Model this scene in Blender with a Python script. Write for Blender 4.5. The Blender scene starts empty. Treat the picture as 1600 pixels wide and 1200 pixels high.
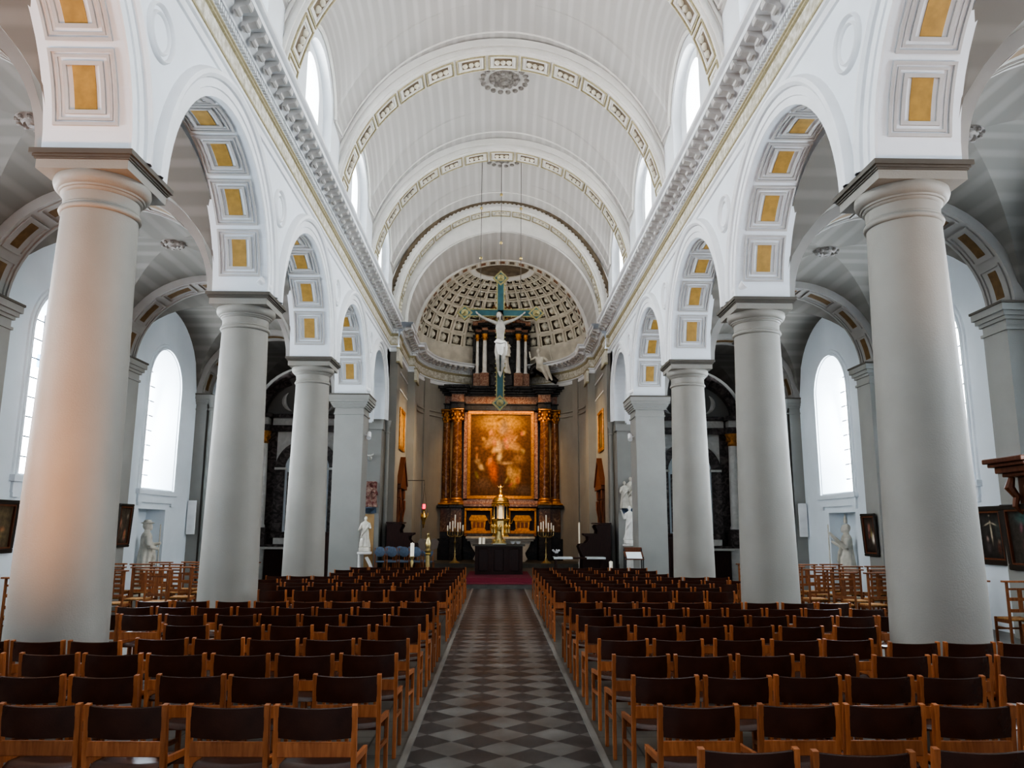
import bpy, bmesh, math, random
from mathutils import Vector, Matrix
R=random.Random(7)
C=bpy.context.scene.collection
PI=math.pi
rad=math.radians
# ------------------------------------------------------------------ materials
def nt(name):
    m=bpy.data.materials.new(name); m.use_nodes=True
    n=m.node_tree.nodes; l=m.node_tree.links; b=n['Principled BSDF']
    return m,n,l,b
def mat(name,col,rough=.6,metal=0,var=.08,scale=3.0,bump=0,bscale=40,emit=None,estr=0,spec=None,col2=None,detail=4):
    m,n,l,b=nt(name)
    tc=n.new('ShaderNodeTexCoord'); no=n.new('ShaderNodeTexNoise'); no.inputs['Scale'].default_value=scale; no.inputs['Detail'].default_value=detail
    l.new(tc.outputs['Object'],no.inputs['Vector'])
    mx=n.new('ShaderNodeMix'); mx.data_type='RGBA'
    c=Vector(col)
    a=col2 if col2 else tuple(c*(1-var)); d=tuple(col) if col2 else tuple(c*(1+var))
    rp=n.new('ShaderNodeMapRange'); rp.inputs[1].default_value=.35; rp.inputs[2].default_value=.65
    l.new(no.outputs['Fac'],rp.inputs[0]); l.new(rp.outputs[0],mx.inputs[0])
    mx.inputs[6].default_value=(*a,1); mx.inputs[7].default_value=(*d,1)
    l.new(mx.outputs[2],b.inputs['Base Color'])
    b.inputs['Roughness'].default_value=rough; b.inputs['Metallic'].default_value=metal
    if spec is not None: b.inputs['Specular IOR Level'].default_value=spec
    if bump:
        n2=n.new('ShaderNodeTexNoise'); n2.inputs['Scale'].default_value=bscale; l.new(tc.outputs['Object'],n2.inputs['Vector'])
        bp=n.new('ShaderNodeBump'); bp.inputs['Strength'].default_value=bump; bp.inputs['Distance'].default_value=.02
        l.new(n2.outputs['Fac'],bp.inputs['Height']); l.new(bp.outputs[0],b.inputs['Normal'])
    if emit:
        b.inputs['Emission Color'].default_value=(*emit,1); b.inputs['Emission Strength'].default_value=estr
    return m
def stripe_mat(name,c0,c1,period,rough=.9):
    m,n,l,b=nt(name)
    uv=n.new('ShaderNodeUVMap'); sp=n.new('ShaderNodeSeparateXYZ'); l.new(uv.outputs[0],sp.inputs[0])
    nz=n.new('ShaderNodeTexNoise'); nz.inputs['Scale'].default_value=.7; nz.inputs['Detail'].default_value=5
    tc=n.new('ShaderNodeTexCoord'); l.new(tc.outputs['Object'],nz.inputs['Vector'])
    a=n.new('ShaderNodeMath'); a.operation='MULTIPLY_ADD'; l.new(sp.outputs[0],a.inputs[0]); a.inputs[1].default_value=2*PI/period
    w=n.new('ShaderNodeMath'); w.operation='MULTIPLY'; l.new(nz.outputs['Fac'],w.inputs[0]); w.inputs[1].default_value=1.2
    l.new(w.outputs[0],a.inputs[2])
    s=n.new('ShaderNodeMath'); s.operation='SINE'; l.new(a.outputs[0],s.inputs[0])
    mr=n.new('ShaderNodeMapRange'); mr.interpolation_type='SMOOTHSTEP'; mr.inputs[1].default_value=-.2; mr.inputs[2].default_value=1
    l.new(s.outputs[0],mr.inputs[0])
    k=n.new('ShaderNodeMath'); k.operation='MULTIPLY'; l.new(mr.outputs[0],k.inputs[0])
    mr2=n.new('ShaderNodeMapRange'); mr2.inputs[1].default_value=.3; mr2.inputs[2].default_value=.6; mr2.inputs[3].default_value=.35
    l.new(nz.outputs['Fac'],mr2.inputs[0]); l.new(mr2.outputs[0],k.inputs[1])
    mx=n.new('ShaderNodeMix'); mx.data_type='RGBA'; l.new(k.outputs[0],mx.inputs[0])
    mx.inputs[6].default_value=(*c0,1); mx.inputs[7].default_value=(*c1,1); l.new(mx.outputs[2],b.inputs['Base Color'])
    b.inputs['Roughness'].default_value=rough
    return m
def marble(name,c0,c1,scale=3,rough=.25,dist=3.0,lo=.45,hi=.75,c2=None):
    m,n,l,b=nt(name)
    tc=n.new('ShaderNodeTexCoord'); w=n.new('ShaderNodeTexNoise'); w.inputs['Scale'].default_value=scale; w.inputs['Detail'].default_value=9
    w.inputs['Distortion'].default_value=dist; l.new(tc.outputs['Object'],w.inputs['Vector'])
    cr=n.new('ShaderNodeValToRGB'); l.new(w.outputs['Fac'],cr.inputs[0])
    cr.color_ramp.elements[0].position=lo; cr.color_ramp.elements[0].color=(*c0,1)
    cr.color_ramp.elements[1].position=hi; cr.color_ramp.elements[1].color=(*c1,1)
    if c2:
        e=cr.color_ramp.elements.new((lo+hi)/2); e.color=(*c2,1)
    l.new(cr.outputs[0],b.inputs['Base Color']); b.inputs['Roughness'].default_value=rough
    return m
def wood(name,c0,c1,rough=.4,scale=8,spec=.5):
    m,n,l,b=nt(name)
    tc=n.new('ShaderNodeTexCoord'); mp=n.new('ShaderNodeMapping'); mp.inputs['Scale'].default_value=(6,6,.7); l.new(tc.outputs['Object'],mp.inputs[0])
    w=n.new('ShaderNodeTexNoise'); w.inputs['Scale'].default_value=scale; w.inputs['Detail'].default_value=6; w.inputs['Distortion'].default_value=.6
    l.new(mp.outputs[0],w.inputs['Vector'])
    cr=n.new('ShaderNodeValToRGB'); l.new(w.outputs['Fac'],cr.inputs[0])
    cr.color_ramp.elements[0].position=.3; cr.color_ramp.elements[0].color=(*c0,1)
    cr.color_ramp.elements[1].position=.7; cr.color_ramp.elements[1].color=(*c1,1)
    oi=n.new('ShaderNodeObjectInfo'); hv=n.new('ShaderNodeHueSaturation'); l.new(cr.outputs[0],hv.inputs['Color'])
    mr=n.new('ShaderNodeMapRange'); mr.inputs[3].default_value=.78; mr.inputs[4].default_value=1.22; l.new(oi.outputs['Random'],mr.inputs[0]); l.new(mr.outputs[0],hv.inputs['Value'])
    l.new(hv.outputs[0],b.inputs['Base Color']); b.inputs['Roughness'].default_value=rough; b.inputs['Specular IOR Level'].default_value=spec
    return m
def vcol_mat(name,rough=.5,emit=0,spec=.3):
    m,n,l,b=nt(name)
    a=n.new('ShaderNodeVertexColor'); a.layer_name='Col'
    nz=n.new('ShaderNodeTexNoise'); nz.inputs['Scale'].default_value=9; nz.inputs['Detail'].default_value=8
    tc=n.new('ShaderNodeTexCoord'); l.new(tc.outputs['Object'],nz.inputs['Vector'])
    mr=n.new('ShaderNodeMapRange'); mr.inputs[1].default_value=.3; mr.inputs[2].default_value=.7; mr.inputs[3].default_value=.6; mr.inputs[4].default_value=1.4
    l.new(nz.outputs['Fac'],mr.inputs[0])
    mx=n.new('ShaderNodeMix'); mx.data_type='RGBA'; mx.blend_type='MULTIPLY'; mx.inputs[0].default_value=1
    l.new(a.outputs[0],mx.inputs[6]); l.new(mr.outputs[0],mx.inputs[7]); l.new(mx.outputs[2],b.inputs['Base Color'])
    b.inputs['Roughness'].default_value=rough; b.inputs['Specular IOR Level'].default_value=spec
    return m
M={}
M['plaster']=mat('white_plaster',(.76,.80,.84),.75,var=.03,scale=1.2,bump=.06)  # bluish cast of the window light put into the white base
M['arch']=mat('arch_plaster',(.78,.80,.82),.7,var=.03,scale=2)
M['soffit']=mat('soffit_plaster',(.50,.49,.48),.75,var=.04,scale=2)  # dimness of the arch undersides put into the plaster tone
M['outer']=mat('aisle_wall_plaster',(.76,.82,.87),.85,var=.03,scale=1)
M['column']=mat('column_stucco',(.30,.287,.258),.6,var=.05,scale=1.4,bump=.12,bscale=60)
M['pier']=mat('pier_stucco',(.32,.32,.30),.65,var=.04,scale=1.4,bump=.12,bscale=60)
M['dark_ledge']=mat('abacus_ledge',(.13,.118,.10),.6)
M['aisle_arch']=mat('aisle_arch_plaster',(.36,.35,.33),.75,var=.05,scale=2)  # darker plaster for the aisle arches; aisle dimness put into the colour
M['shaded_inset']=mat('shaded_ochre_panel',(.16,.095,.035),.6,var=.15,scale=9)  # ochre insets browned down, aisle shading put into the colour
M['gold_paint']=mat('ochre_panel',(.42,.26,.075),.5,var=.12,scale=9)
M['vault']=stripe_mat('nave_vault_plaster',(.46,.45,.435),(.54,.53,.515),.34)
M['aislevault']=stripe_mat('aisle_vault_plaster',(.20,.19,.172),(.245,.235,.215),.42)  # both stripe tones lowered to carry the dim aisle light
M['rib']=mat('rib_plaster',(.72,.71,.68),.7,var=.04)
M['gilt_line']=mat('gilded_moulding',(.42,.375,.24),.5,metal=.1,var=.15,scale=20)
M['cream']=mat('cream_relief',(.70,.67,.57),.7,var=.1,scale=14,bump=.5,bscale=60)
M['cornice']=mat('cornice_plaster',(.74,.76,.78),.65,var=.03)
M['bracket']=mat('bracket_plaster',(.56,.55,.54),.7,var=.06)
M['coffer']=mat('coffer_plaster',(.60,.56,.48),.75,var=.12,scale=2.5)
M['coffer_deep']=mat('coffer_recess',(.17,.135,.095),.8,var=.25,scale=3)  # shade of the coffer depths put into a darker colour
M['frieze']=mat('frieze_relief',(.72,.70,.64),.7,col2=(.44,.41,.32),scale=10,bump=.9,bscale=22)
M['rosette']=mat('rosette_plaster',(.27,.255,.24),.7,var=.2,scale=12,bump=.4)
M['glass']=mat('bright_daylight_glass',(.9,.95,1),.2,emit=(.93,.97,1),estr=7)
M['glass_hi']=mat('clerestory_glass',(.9,.95,1),.2,emit=(1,.985,.95),estr=9)
M['glass_blue']=mat('blue_stained_glass',(.3,.6,.9),.2,emit=(.35,.62,1),estr=2.2)
M['glass_red']=mat('red_stained_glass',(.7,.1,.1),.2,emit=(.8,.12,.12),estr=1.2)
M['lead']=mat('lead_bars',(.05,.05,.06),.5)
M['oak']=wood('oak_frame',(.27,.085,.025),(.42,.155,.055),.38)
M['oldwood']=wood('old_chair_wood',(.19,.06,.02),(.34,.13,.045),.5)
M['darkwood']=wood('dark_stained_wood',(.020,.007,.006),(.05,.018,.012),.4)
M['redwood']=wood('carved_red_wood',(.10,.03,.012),(.20,.07,.03),.4)
M['leather']=mat('brown_leather',(.048,.015,.008),.24,var=.25,scale=5,bump=.05,bscale=120,spec=.6)
M['rush']=mat('rush_seat',(.42,.22,.08),.7,var=.25,scale=30,bump=.3)
M['blue_fabric']=mat('blue_fabric',(.14,.19,.27),.8,var=.15,scale=12)
M['gold']=mat('polished_gold',(.83,.58,.22),.28,metal=1,var=.12,scale=8)
M['brass']=mat('old_brass',(.62,.50,.25),.32,metal=1,var=.2,scale=8)
M['gilt']=mat('gilded_wood',(.48,.225,.065),.4,metal=.6,var=.25,scale=12,bump=.3)
M['black']=mat('black_marble',(.020,.017,.016),.25,var=.4,scale=5)
M['black2']=marble('black_veined_marble',(.028,.024,.024),(.16,.14,.14),4,.3,2,.5,.8)
M['brownmarble']=marble('brown_altar_marble',(.12,.05,.02),(.42,.25,.12),3,.16,3,.38,.72,(.20,.09,.035))
M['redmarble']=marble('red_marble',(.20,.075,.04),(.46,.29,.19),5,.25,3,.35,.7)
M['sidemarble']=marble('brown_black_marble',(.045,.036,.034),(.22,.18,.17),4,.35,2,.42,.75)
M['greymarble']=marble('grey_altar_marble',(.44,.42,.385),(.58,.56,.51),4,.35,2,.4,.7)
M['whitemarble']=marble('white_marble',(.62,.61,.58),(.74,.73,.70),3,.3,1.5,.4,.7)
M['statue']=mat('statue_stone',(.62,.59,.52),.6,var=.12,scale=6,bump=.25,bscale=25)
M['statue_white']=mat('white_statue',(.78,.77,.73),.5,var=.06,scale=6)
M['corpus']=mat('corpus_paint',(.40,.38,.34),.5,var=.1,scale=9)
M['hair']=mat('carved_hair',(.14,.11,.09),.6)
M['teal']=mat('teal_cross_paint',(.035,.11,.125),.5,var=.15,scale=6)
M['crossgold']=mat('cross_gilding',(.33,.29,.14),.5,metal=.3,var=.2,scale=20)
M['wax']=mat('candle_wax',(.88,.84,.74),.4,emit=(1,.9,.7),estr=.12)
M['white']=mat('white_enamel',(.82,.83,.84),.4)
M['steel']=mat('black_steel',(.02,.02,.022),.4)
M['cable']=mat('dark_cable',(.10,.09,.08),.5)
M['paper']=mat('white_paper',(.80,.86,.88),.7)
M['carpet']=mat('red_carpet',(.26,.045,.07),.95,var=.12,scale=60,bump=.3,bscale=200)
M['redglass']=mat('red_lamp_glass',(.7,.02,.05),.2,emit=(1,.03,.08),estr=1.5)
M['frame_dark']=mat('dark_picture_frame',(.035,.028,.022),.4)
M['relief']=mat('painted_relief',(.42,.30,.24),.6,col2=(.16,.03,.03),scale=9,bump=.8,bscale=16)
M['paint']=vcol_mat('oil_painting',.55)
M['stone_step']=mat('step_stone',(.11,.105,.09),.6,var=.15,scale=4)
M['terracotta']=mat('ochre_wall_panel',(.55,.36,.18),.8)
# floor
def floor_mat():
    m,n,l,b=nt('stone_floor')
    tc=n.new('ShaderNodeTexCoord'); sp=n.new('ShaderNodeSeparateXYZ'); l.new(tc.outputs['Object'],sp.inputs[0])
    mp=n.new('ShaderNodeMapping'); mp.inputs['Rotation'].default_value=(0,0,PI/4); mp.inputs['Scale'].default_value=(1,1,1); l.new(tc.outputs['Object'],mp.inputs[0])
    mp.inputs['Location'].default_value=(.0,.0,.013)
    ck=n.new('ShaderNodeTexChecker'); ck.inputs['Scale'].default_value=1/.31; l.new(mp.outputs[0],ck.inputs['Vector'])
    ck.inputs['Color1'].default_value=(.15,.15,.142,1); ck.inputs['Color2'].default_value=(.050,.050,.050,1)
    nz=n.new('ShaderNodeTexNoise'); nz.inputs['Scale'].default_value=2.3; nz.inputs['Detail'].default_value=6; l.new(tc.outputs['Object'],nz.inputs['Vector'])
    rp=n.new('ShaderNodeMapRange'); rp.inputs[1].default_value=.3; rp.inputs[2].default_value=.7; rp.inputs[3].default_value=.65; rp.inputs[4].default_value=1.35; l.new(nz.outputs['Fac'],rp.inputs[0])
    br=n.new('ShaderNodeTexBrick'); br.inputs['Scale'].default_value=1; br.inputs['Brick Width'].default_value=.55; br.inputs['Row Height'].default_value=.55; br.offset=.0
    br.inputs['Color1'].default_value=(.15,.145,.125,1); br.inputs['Color2'].default_value=(.125,.12,.105,1); br.inputs['Mortar'].default_value=(.05,.05,.045,1); br.inputs['Mortar Size'].default_value=.008
    l.new(tc.outputs['Object'],br.inputs['Vector'])
    ab=n.new('ShaderNodeMath'); ab.operation='ABSOLUTE'; l.new(sp.outputs[0],ab.inputs[0])
    lt=n.new('ShaderNodeMath'); lt.operation='LESS_THAN'; l.new(ab.outputs[0],lt.inputs[0]); lt.inputs[1].default_value=.745
    mx=n.new('ShaderNodeMix'); mx.data_type='RGBA'; l.new(lt.outputs[0],mx.inputs[0]); l.new(br.outputs[0],mx.inputs[6]); l.new(ck.outputs[0],mx.inputs[7])
    mm=n.new('ShaderNodeMix'); mm.data_type='RGBA'; mm.blend_type='MULTIPLY'; mm.inputs[0].default_value=1; l.new(mx.outputs[2],mm.inputs[6]); l.new(rp.outputs[0],mm.inputs[7])
    l.new(mm.outputs[2],b.inputs['Base Color'])
    r2=n.new('ShaderNodeMapRange'); r2.inputs[3].default_value=.28; r2.inputs[4].default_value=.5; l.new(nz.outputs['Fac'],r2.inputs[0]); l.new(r2.outputs[0],b.inputs['Roughness'])
    return m
M['floor']=floor_mat()
# ------------------------------------------------------------------ mesh builder
class MB:
    def __init__(s): s.v=[]; s.f=[]; s.uv={}; s.col=None
    def add(s,vs,fs):
        o=len(s.v); s.v+= [tuple(p) for p in vs]; s.f+=[tuple(i+o for i in f) for f in fs]; return o
    def quad(s,a,b,c,d,uv=None):
        o=s.add([a,b,c,d],[(0,1,2,3)])
        if uv:
            for i,u in enumerate(uv): s.uv[o+i]=u
    def box(s,x0,x1,y0,y1,z0,z1):
        s.add([(x0,y0,z0),(x1,y0,z0),(x1,y1,z0),(x0,y1,z0),(x0,y0,z1),(x1,y0,z1),(x1,y1,z1),(x0,y1,z1)],
              [(0,3,2,1),(4,5,6,7),(0,1,5,4),(1,2,6,5),(2,3,7,6),(3,0,4,7)])
    def cbox(s,x0,x1,y0,y1,z0,z1,b=.004):
        # box with all edges chamfered
        xs=(x0,x1);ys=(y0,y1);zs=(z0,z1);vs=[];idx={}
        for i in (0,1):
            for j in (0,1):
                for k in (0,1):
                    p=(xs[i],ys[j],zs[k]); q=(b if i==0 else -b,b if j==0 else -b,b if k==0 else -b)
                    for a in range(3):
                        idx[i,j,k,a]=len(vs); vs.append(tuple(p[c]+(q[c] if c!=a else 0) for c in range(3)))
        fs=[]
        I=idx
        for a in range(3):
            for e in (0,1):
                o=[c for c in range(3) if c!=a]
                def key(u,w):
                    t=[0,0,0]; t[a]=e; t[o[0]]=u; t[o[1]]=w; return I[t[0],t[1],t[2],a]
                fs.append((key(0,0),key(1,0),key(1,1),key(0,1)))
        for a in range(3):   # edges parallel to axis a
            o=[c for c in range(3) if c!=a]
            for u in (0,1):
                for w in (0,1):
                    def key(e,ax):
                        t=[0,0,0]; t[a]=e; t[o[0]]=u; t[o[1]]=w; return I[t[0],t[1],t[2],ax]
                    fs.append((key(0,o[0]),key(1,o[0]),key(1,o[1]),key(0,o[1])))
        for i in (0,1):
            for j in (0,1):
                for k in (0,1): fs.append((I[i,j,k,0],I[i,j,k,1],I[i,j,k,2]))
        s.add(vs,fs)
    def bar(s,p,q,w,d,up=(0,0,1)):
        p=Vector(p);q=Vector(q);t=(q-p).normalized();u=Vector(up)
        if abs(t.dot(u))>.95:u=Vector((0,1,0))
        a=t.cross(u).normalized()*w/2; b=t.cross(a).normalized()*d/2
        vs=[p+a+b,p-a+b,p-a-b,p+a-b,q+a+b,q-a+b,q-a-b,q+a-b]
        s.add(vs,[(0,1,2,3),(7,6,5,4),(0,4,5,1),(1,5,6,2),(2,6,7,3),(3,7,4,0)])
    def lathe(s,prof,c=(0,0,0),n=24,a0=0,a1=2*PI,axis='z',sx=1,sy=1):
        full=abs(a1-a0-2*PI)<1e-6; k=n if full else n+1
        vs=[]
        for r,z in prof:
            for i in range(k):
                a=a0+(a1-a0)*i/n
                if axis=='z': vs.append((c[0]+r*math.cos(a)*sx,c[1]+r*math.sin(a)*sy,c[2]+z))
                elif axis=='y': vs.append((c[0]+r*math.cos(a)*sx,c[1]+z,c[2]+r*math.sin(a)*sy))
                else: vs.append((c[0]+z,c[1]+r*math.cos(a)*sx,c[2]+r*math.sin(a)*sy))
        fs=[]
        for j in range(len(prof)-1):
            for i in range(n):
                i2=(i+1)%k
                fs.append((j*k+i,j*k+i2,(j+1)*k+i2,(j+1)*k+i))
        if full:
            if prof[0][0]>1e-4: fs.append(tuple(range(k))[::-1])
            if prof[-1][0]>1e-4: fs.append(tuple((len(prof)-1)*k+i for i in range(k)))
        s.add(vs,fs)
    def ball(s,c,r,n=10,m=7,rz=None,ry=None):
        rz=rz or r; ry=ry or r
        pr=[(max(r*math.sin(PI*i/m),1e-5),-rz*math.cos(PI*i/m)) for i in range(m+1)]
        s.lathe(pr,c,n,sy=ry/r)
    def tube(s,pts,rs,n=8,cap=True,sq=1.0):
        P=[Vector(p) for p in pts]
        if not hasattr(rs,'__len__'): rs=[rs]*len(P)
        vs=[];N=None
        for i,p in enumerate(P):
            t=(P[min(i+1,len(P)-1)]-P[max(i-1,0)]).normalized()
            if N is None:
                N=t.cross(Vector((0,0,1)) if abs(t.z)<.9 else Vector((0,1,0))).normalized()
            else:
                N=(N-t*N.dot(t)).normalized()
            B=t.cross(N)
            for k in range(n):
                a=2*PI*k/n; vs.append(p+(N*math.cos(a)+B*math.sin(a)*sq)*rs[i])
        fs=[(j*n+k,j*n+(k+1)%n,(j+1)*n+(k+1)%n,(j+1)*n+k) for j in range(len(P)-1) for k in range(n)]
        if cap: fs+= [tuple(range(n))[::-1],tuple((len(P)-1)*n+k for k in range(n))]
        s.add(vs,fs)
    def prism(s,poly,z0,z1):       # poly in xy
        n=len(poly); s.add([(x,y,z0) for x,y in poly]+[(x,y,z1) for x,y in poly],
          [tuple(range(n))[::-1],tuple(range(n,2*n))]+[(i,(i+1)%n,n+(i+1)%n,n+i) for i in range(n)])
    def prism_y(s,poly,y0,y1):     # poly in xz
        n=len(poly); s.add([(x,y0,z) for x,z in poly]+[(x,y1,z) for x,z in poly],
          [tuple(range(n)),tuple(range(n,2*n))[::-1]]+[(i,n+i,n+(i+1)%n,(i+1)%n) for i in range(n)])
    def prism_x(s,poly,x0,x1):     # poly in yz
        n=len(poly); s.add([(x0,y,z) for y,z in poly]+[(x1,y,z) for y,z in poly],
          [tuple(range(n)),tuple(range(n,2*n))[::-1]]+[(i,n+i,n+(i+1)%n,(i+1)%n) for i in range(n)])
    def cbar(s,P,t0,t1,w0,w1,h0,h1,n=6):      # curved box in mapping P(t,w,off)
        o=[]
        for i in range(n+1):
            t=t0+(t1-t0)*i/n
            o+=[P(t,w0,h0),P(t,w1,h0),P(t,w1,h1),P(t,w0,h1)]
        fs=[(0,1,2,3),(4*n+3,4*n+2,4*n+1,4*n)]
        for i in range(n):
            a=4*i;b=a+4
            fs+=[(a,b,b+1,a+1),(a+1,b+1,b+2,a+2),(a+2,b+2,b+3,a+3),(a+3,b+3,b,a)]
        s.add(o,fs)
    def cframe(s,P,t0,t1,w0,w1,bt,bw,h0,h1,n=6):
        s.cbar(P,t0,t0+bt,w0,w1,h0,h1,1); s.cbar(P,t1-bt,t1,w0,w1,h0,h1,1)
        s.cbar(P,t0+bt,t1-bt,w0,w0+bw,h0,h1,n); s.cbar(P,t0+bt,t1-bt,w1-bw,w1,h0,h1,n)
    def mesh(s,name,mats,smooth=None,fix=True):
        me=bpy.data.meshes.new(name); me.from_pydata(s.v,[],s.f)
        for m in (mats if isinstance(mats,(list,tuple)) else [mats]): me.materials.append(m)
        if fix:
            bm=bmesh.new(); bm.from_mesh(me); bmesh.ops.recalc_face_normals(bm,faces=bm.faces); bm.to_mesh(me); bm.free()
        if s.uv:
            ul=me.uv_layers.new(name='UVMap')
            for lp in me.loops: ul.data[lp.index].uv=s.uv.get(lp.vertex_index,(0,0))
        if s.col:
            ca=me.color_attributes.new('Col','FLOAT_COLOR','POINT')
            for i,c in enumerate(s.col): ca.data[i].color=(*c,1)
        if smooth is not None:
            me.shade_smooth(); me.set_sharp_from_angle(angle=rad(smooth))
        return me
def tag(o,label=None,cat=None,group=None,kind=None):
    if label:o['label']=label
    if cat:o['category']=cat
    if group:o['group']=group
    if kind:o['kind']=kind
    return o
def link(name,me,parent=None,loc=(0,0,0),rz=0):
    o=bpy.data.objects.new(name,me); C.objects.link(o); o.location=loc; o.rotation_euler=(0,0,rz)
    if parent: o.parent=parent
    return o
def part(name,mb,m,parent=None,smooth=35,loc=(0,0,0),rz=0,label=None):
    o=link(name,mb.mesh(name,M[m] if isinstance(m,str) else m,smooth),parent,loc,rz)
    if label:o['label']=label
    return o
def thing(name,label,cat,loc=(0,0,0),rz=0,group=None):
    return tag(link(name,None,None,loc,rz),label,cat,group)
def single(name,mb,m,label,cat,loc=(0,0,0),rz=0,group=None,smooth=35):
    return tag(part(name,mb,m,None,smooth,loc,rz),label,cat,group)
def struct(name,mb,m,label=None,cat=None,smooth=35,parent=None):
    o=part(name,mb,m,parent,smooth)
    if not parent: tag(o,label,cat,kind='structure')
    return o
def dup(root,loc,rz=0,label=None,group=None):
    r=root.copy(); C.objects.link(r); r.location=loc; r.rotation_euler=(0,0,rz)
    if label:r['label']=label
    if group:r['group']=group
    for ch in list(root.children):
        c=ch.copy(); C.objects.link(c); c.parent=r
        for g in list(ch.children):
            d=g.copy(); C.objects.link(d); d.parent=c
    return r
def fused(mb,voxel,smooth_it=4,name='figure'):
    me=mb.mesh(name,[],None)
    o=bpy.data.objects.new('tmp',me); C.objects.link(o)
    md=o.modifiers.new('r','REMESH'); md.mode='VOXEL'; md.voxel_size=voxel; md.use_smooth_shade=True
    if smooth_it:
        ms=o.modifiers.new('s','SMOOTH'); ms.factor=.5; ms.iterations=smooth_it
    dg=bpy.context.evaluated_depsgraph_get()
    out=bpy.data.meshes.new_from_object(o.evaluated_get(dg))
    bpy.data.objects.remove(o); out.name=name
    return out
def fpart(name,mb,m,parent=None,voxel=.02,it=4,loc=(0,0,0),rz=0):
    me=fused(mb,voxel,it,name); me.materials.clear(); me.materials.append(M[m])
    return link(name,me,parent,loc,rz)
ORD=['first','second','third','fourth','fifth','sixth','seventh','eighth','ninth','tenth','eleventh','twelfth','thirteenth','fourteenth','fifteenth','sixteenth','seventeenth','eighteenth']
SIDE={-1:'left',1:'right'}
TN=[0]
def trim_name():
    TN[0]+=1; return 'trim_%d'%TN[0]
# ------------------------------------------------------------------ building shell
ZS=5.6; AX=.08                 # springing height of arcades; axis shift of chancel
COLY=[-1.83,3.17,8.17,13.17,18.18,23.3]
ARCHC=[0.67,5.67,10.67,15.67,20.72]
mb=MB(); mb.quad((-9.6,-7,0),(9.6,-7,0),(9.6,24.4,0),(-9.6,24.4,0)); mb.quad((-9.6,24.4,0),(9.6,24.4,0),(9.6,37,0),(-9.6,37,0))
struct('floor',mb,'floor','dark stone church floor with diamond-patterned central aisle','floor')
for sd in (-1,1):
    mb=MB(); mb.box(sd*.745,sd*.80,-7,24.0,0,.012)
    struct(trim_name(),mb,mat('kerb_%d'%sd,(.22,.21,.19),.5),'pale stone kerb strip along the %s edge of the central aisle'%SIDE[sd],'kerb')
def zarch(y,op):
    yc,r,zc,zb=op; d=max(0,1-((y-yc)/r)**2); return zc+r*math.sqrt(d)
def wall_face(mb,x,y0,y1,z0,z1,ops,N=28,uvs=False):
    ys=[y0]; 
    for op in sorted(ops):
        yc,r,zc,zb=op
        ys+=[yc-r*math.cos(PI*i/N) for i in range(N+1)]
    ys+=[y1]
    for a,b in zip(ys[:-1],ys[1:]):
        if b-a<1e-5: continue
        m=(a+b)/2; op=next((o for o in ops if abs(m-o[0])<o[1]),None)
        if op is None: mb.quad((x,a,z0),(x,b,z0),(x,b,z1),(x,a,z1)); continue
        zb=op[3]
        if zb>z0+1e-4: mb.quad((x,a,z0),(x,b,z0),(x,b,zb),(x,a,zb))
        mb.quad((x,a,zarch(a,op)),(x,b,zarch(b,op)),(x,b,z1),(x,a,z1))
def soffit(mb,x0,x1,op,N=28,jamb=True,sill=False,r1=None):
    yc,r,zc,zb=op; r1=r1 or r
    k=r1/r
    pt=lambda x,i,rr:(x,yc-rr*math.cos(PI*i/N),zc+rr*math.sin(PI*i/N))
    for i in range(N): mb.quad(pt(x0,i,r),pt(x0,i+1,r),pt(x1,i+1,r1),pt(x1,i,r1))
    if jamb:
        for s in (-1,1): mb.quad((x0,yc+s*r,zb),(x0,yc+s*r,zc),(x1,yc+s*r1,zc),(x1,yc+s*r1,zb))
    if sill: mb.quad((x0,yc-r,zb),(x0,yc+r,zb),(x1,yc+r1,zb),(x1,yc-r1,zb))
def P_arcade(yc,r,zc):      # mapping for cylinder along x ; off = inward
    return lambda t,w,o:(w,yc-(r-o)*math.cos(t),zc+(r-o)*math.sin(t))
def P_trans(a,b,zc,xc=0):
    return lambda t,w,o:(xc-(a-o)*math.cos(t),w,zc+(b-o)*math.sin(t))
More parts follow.
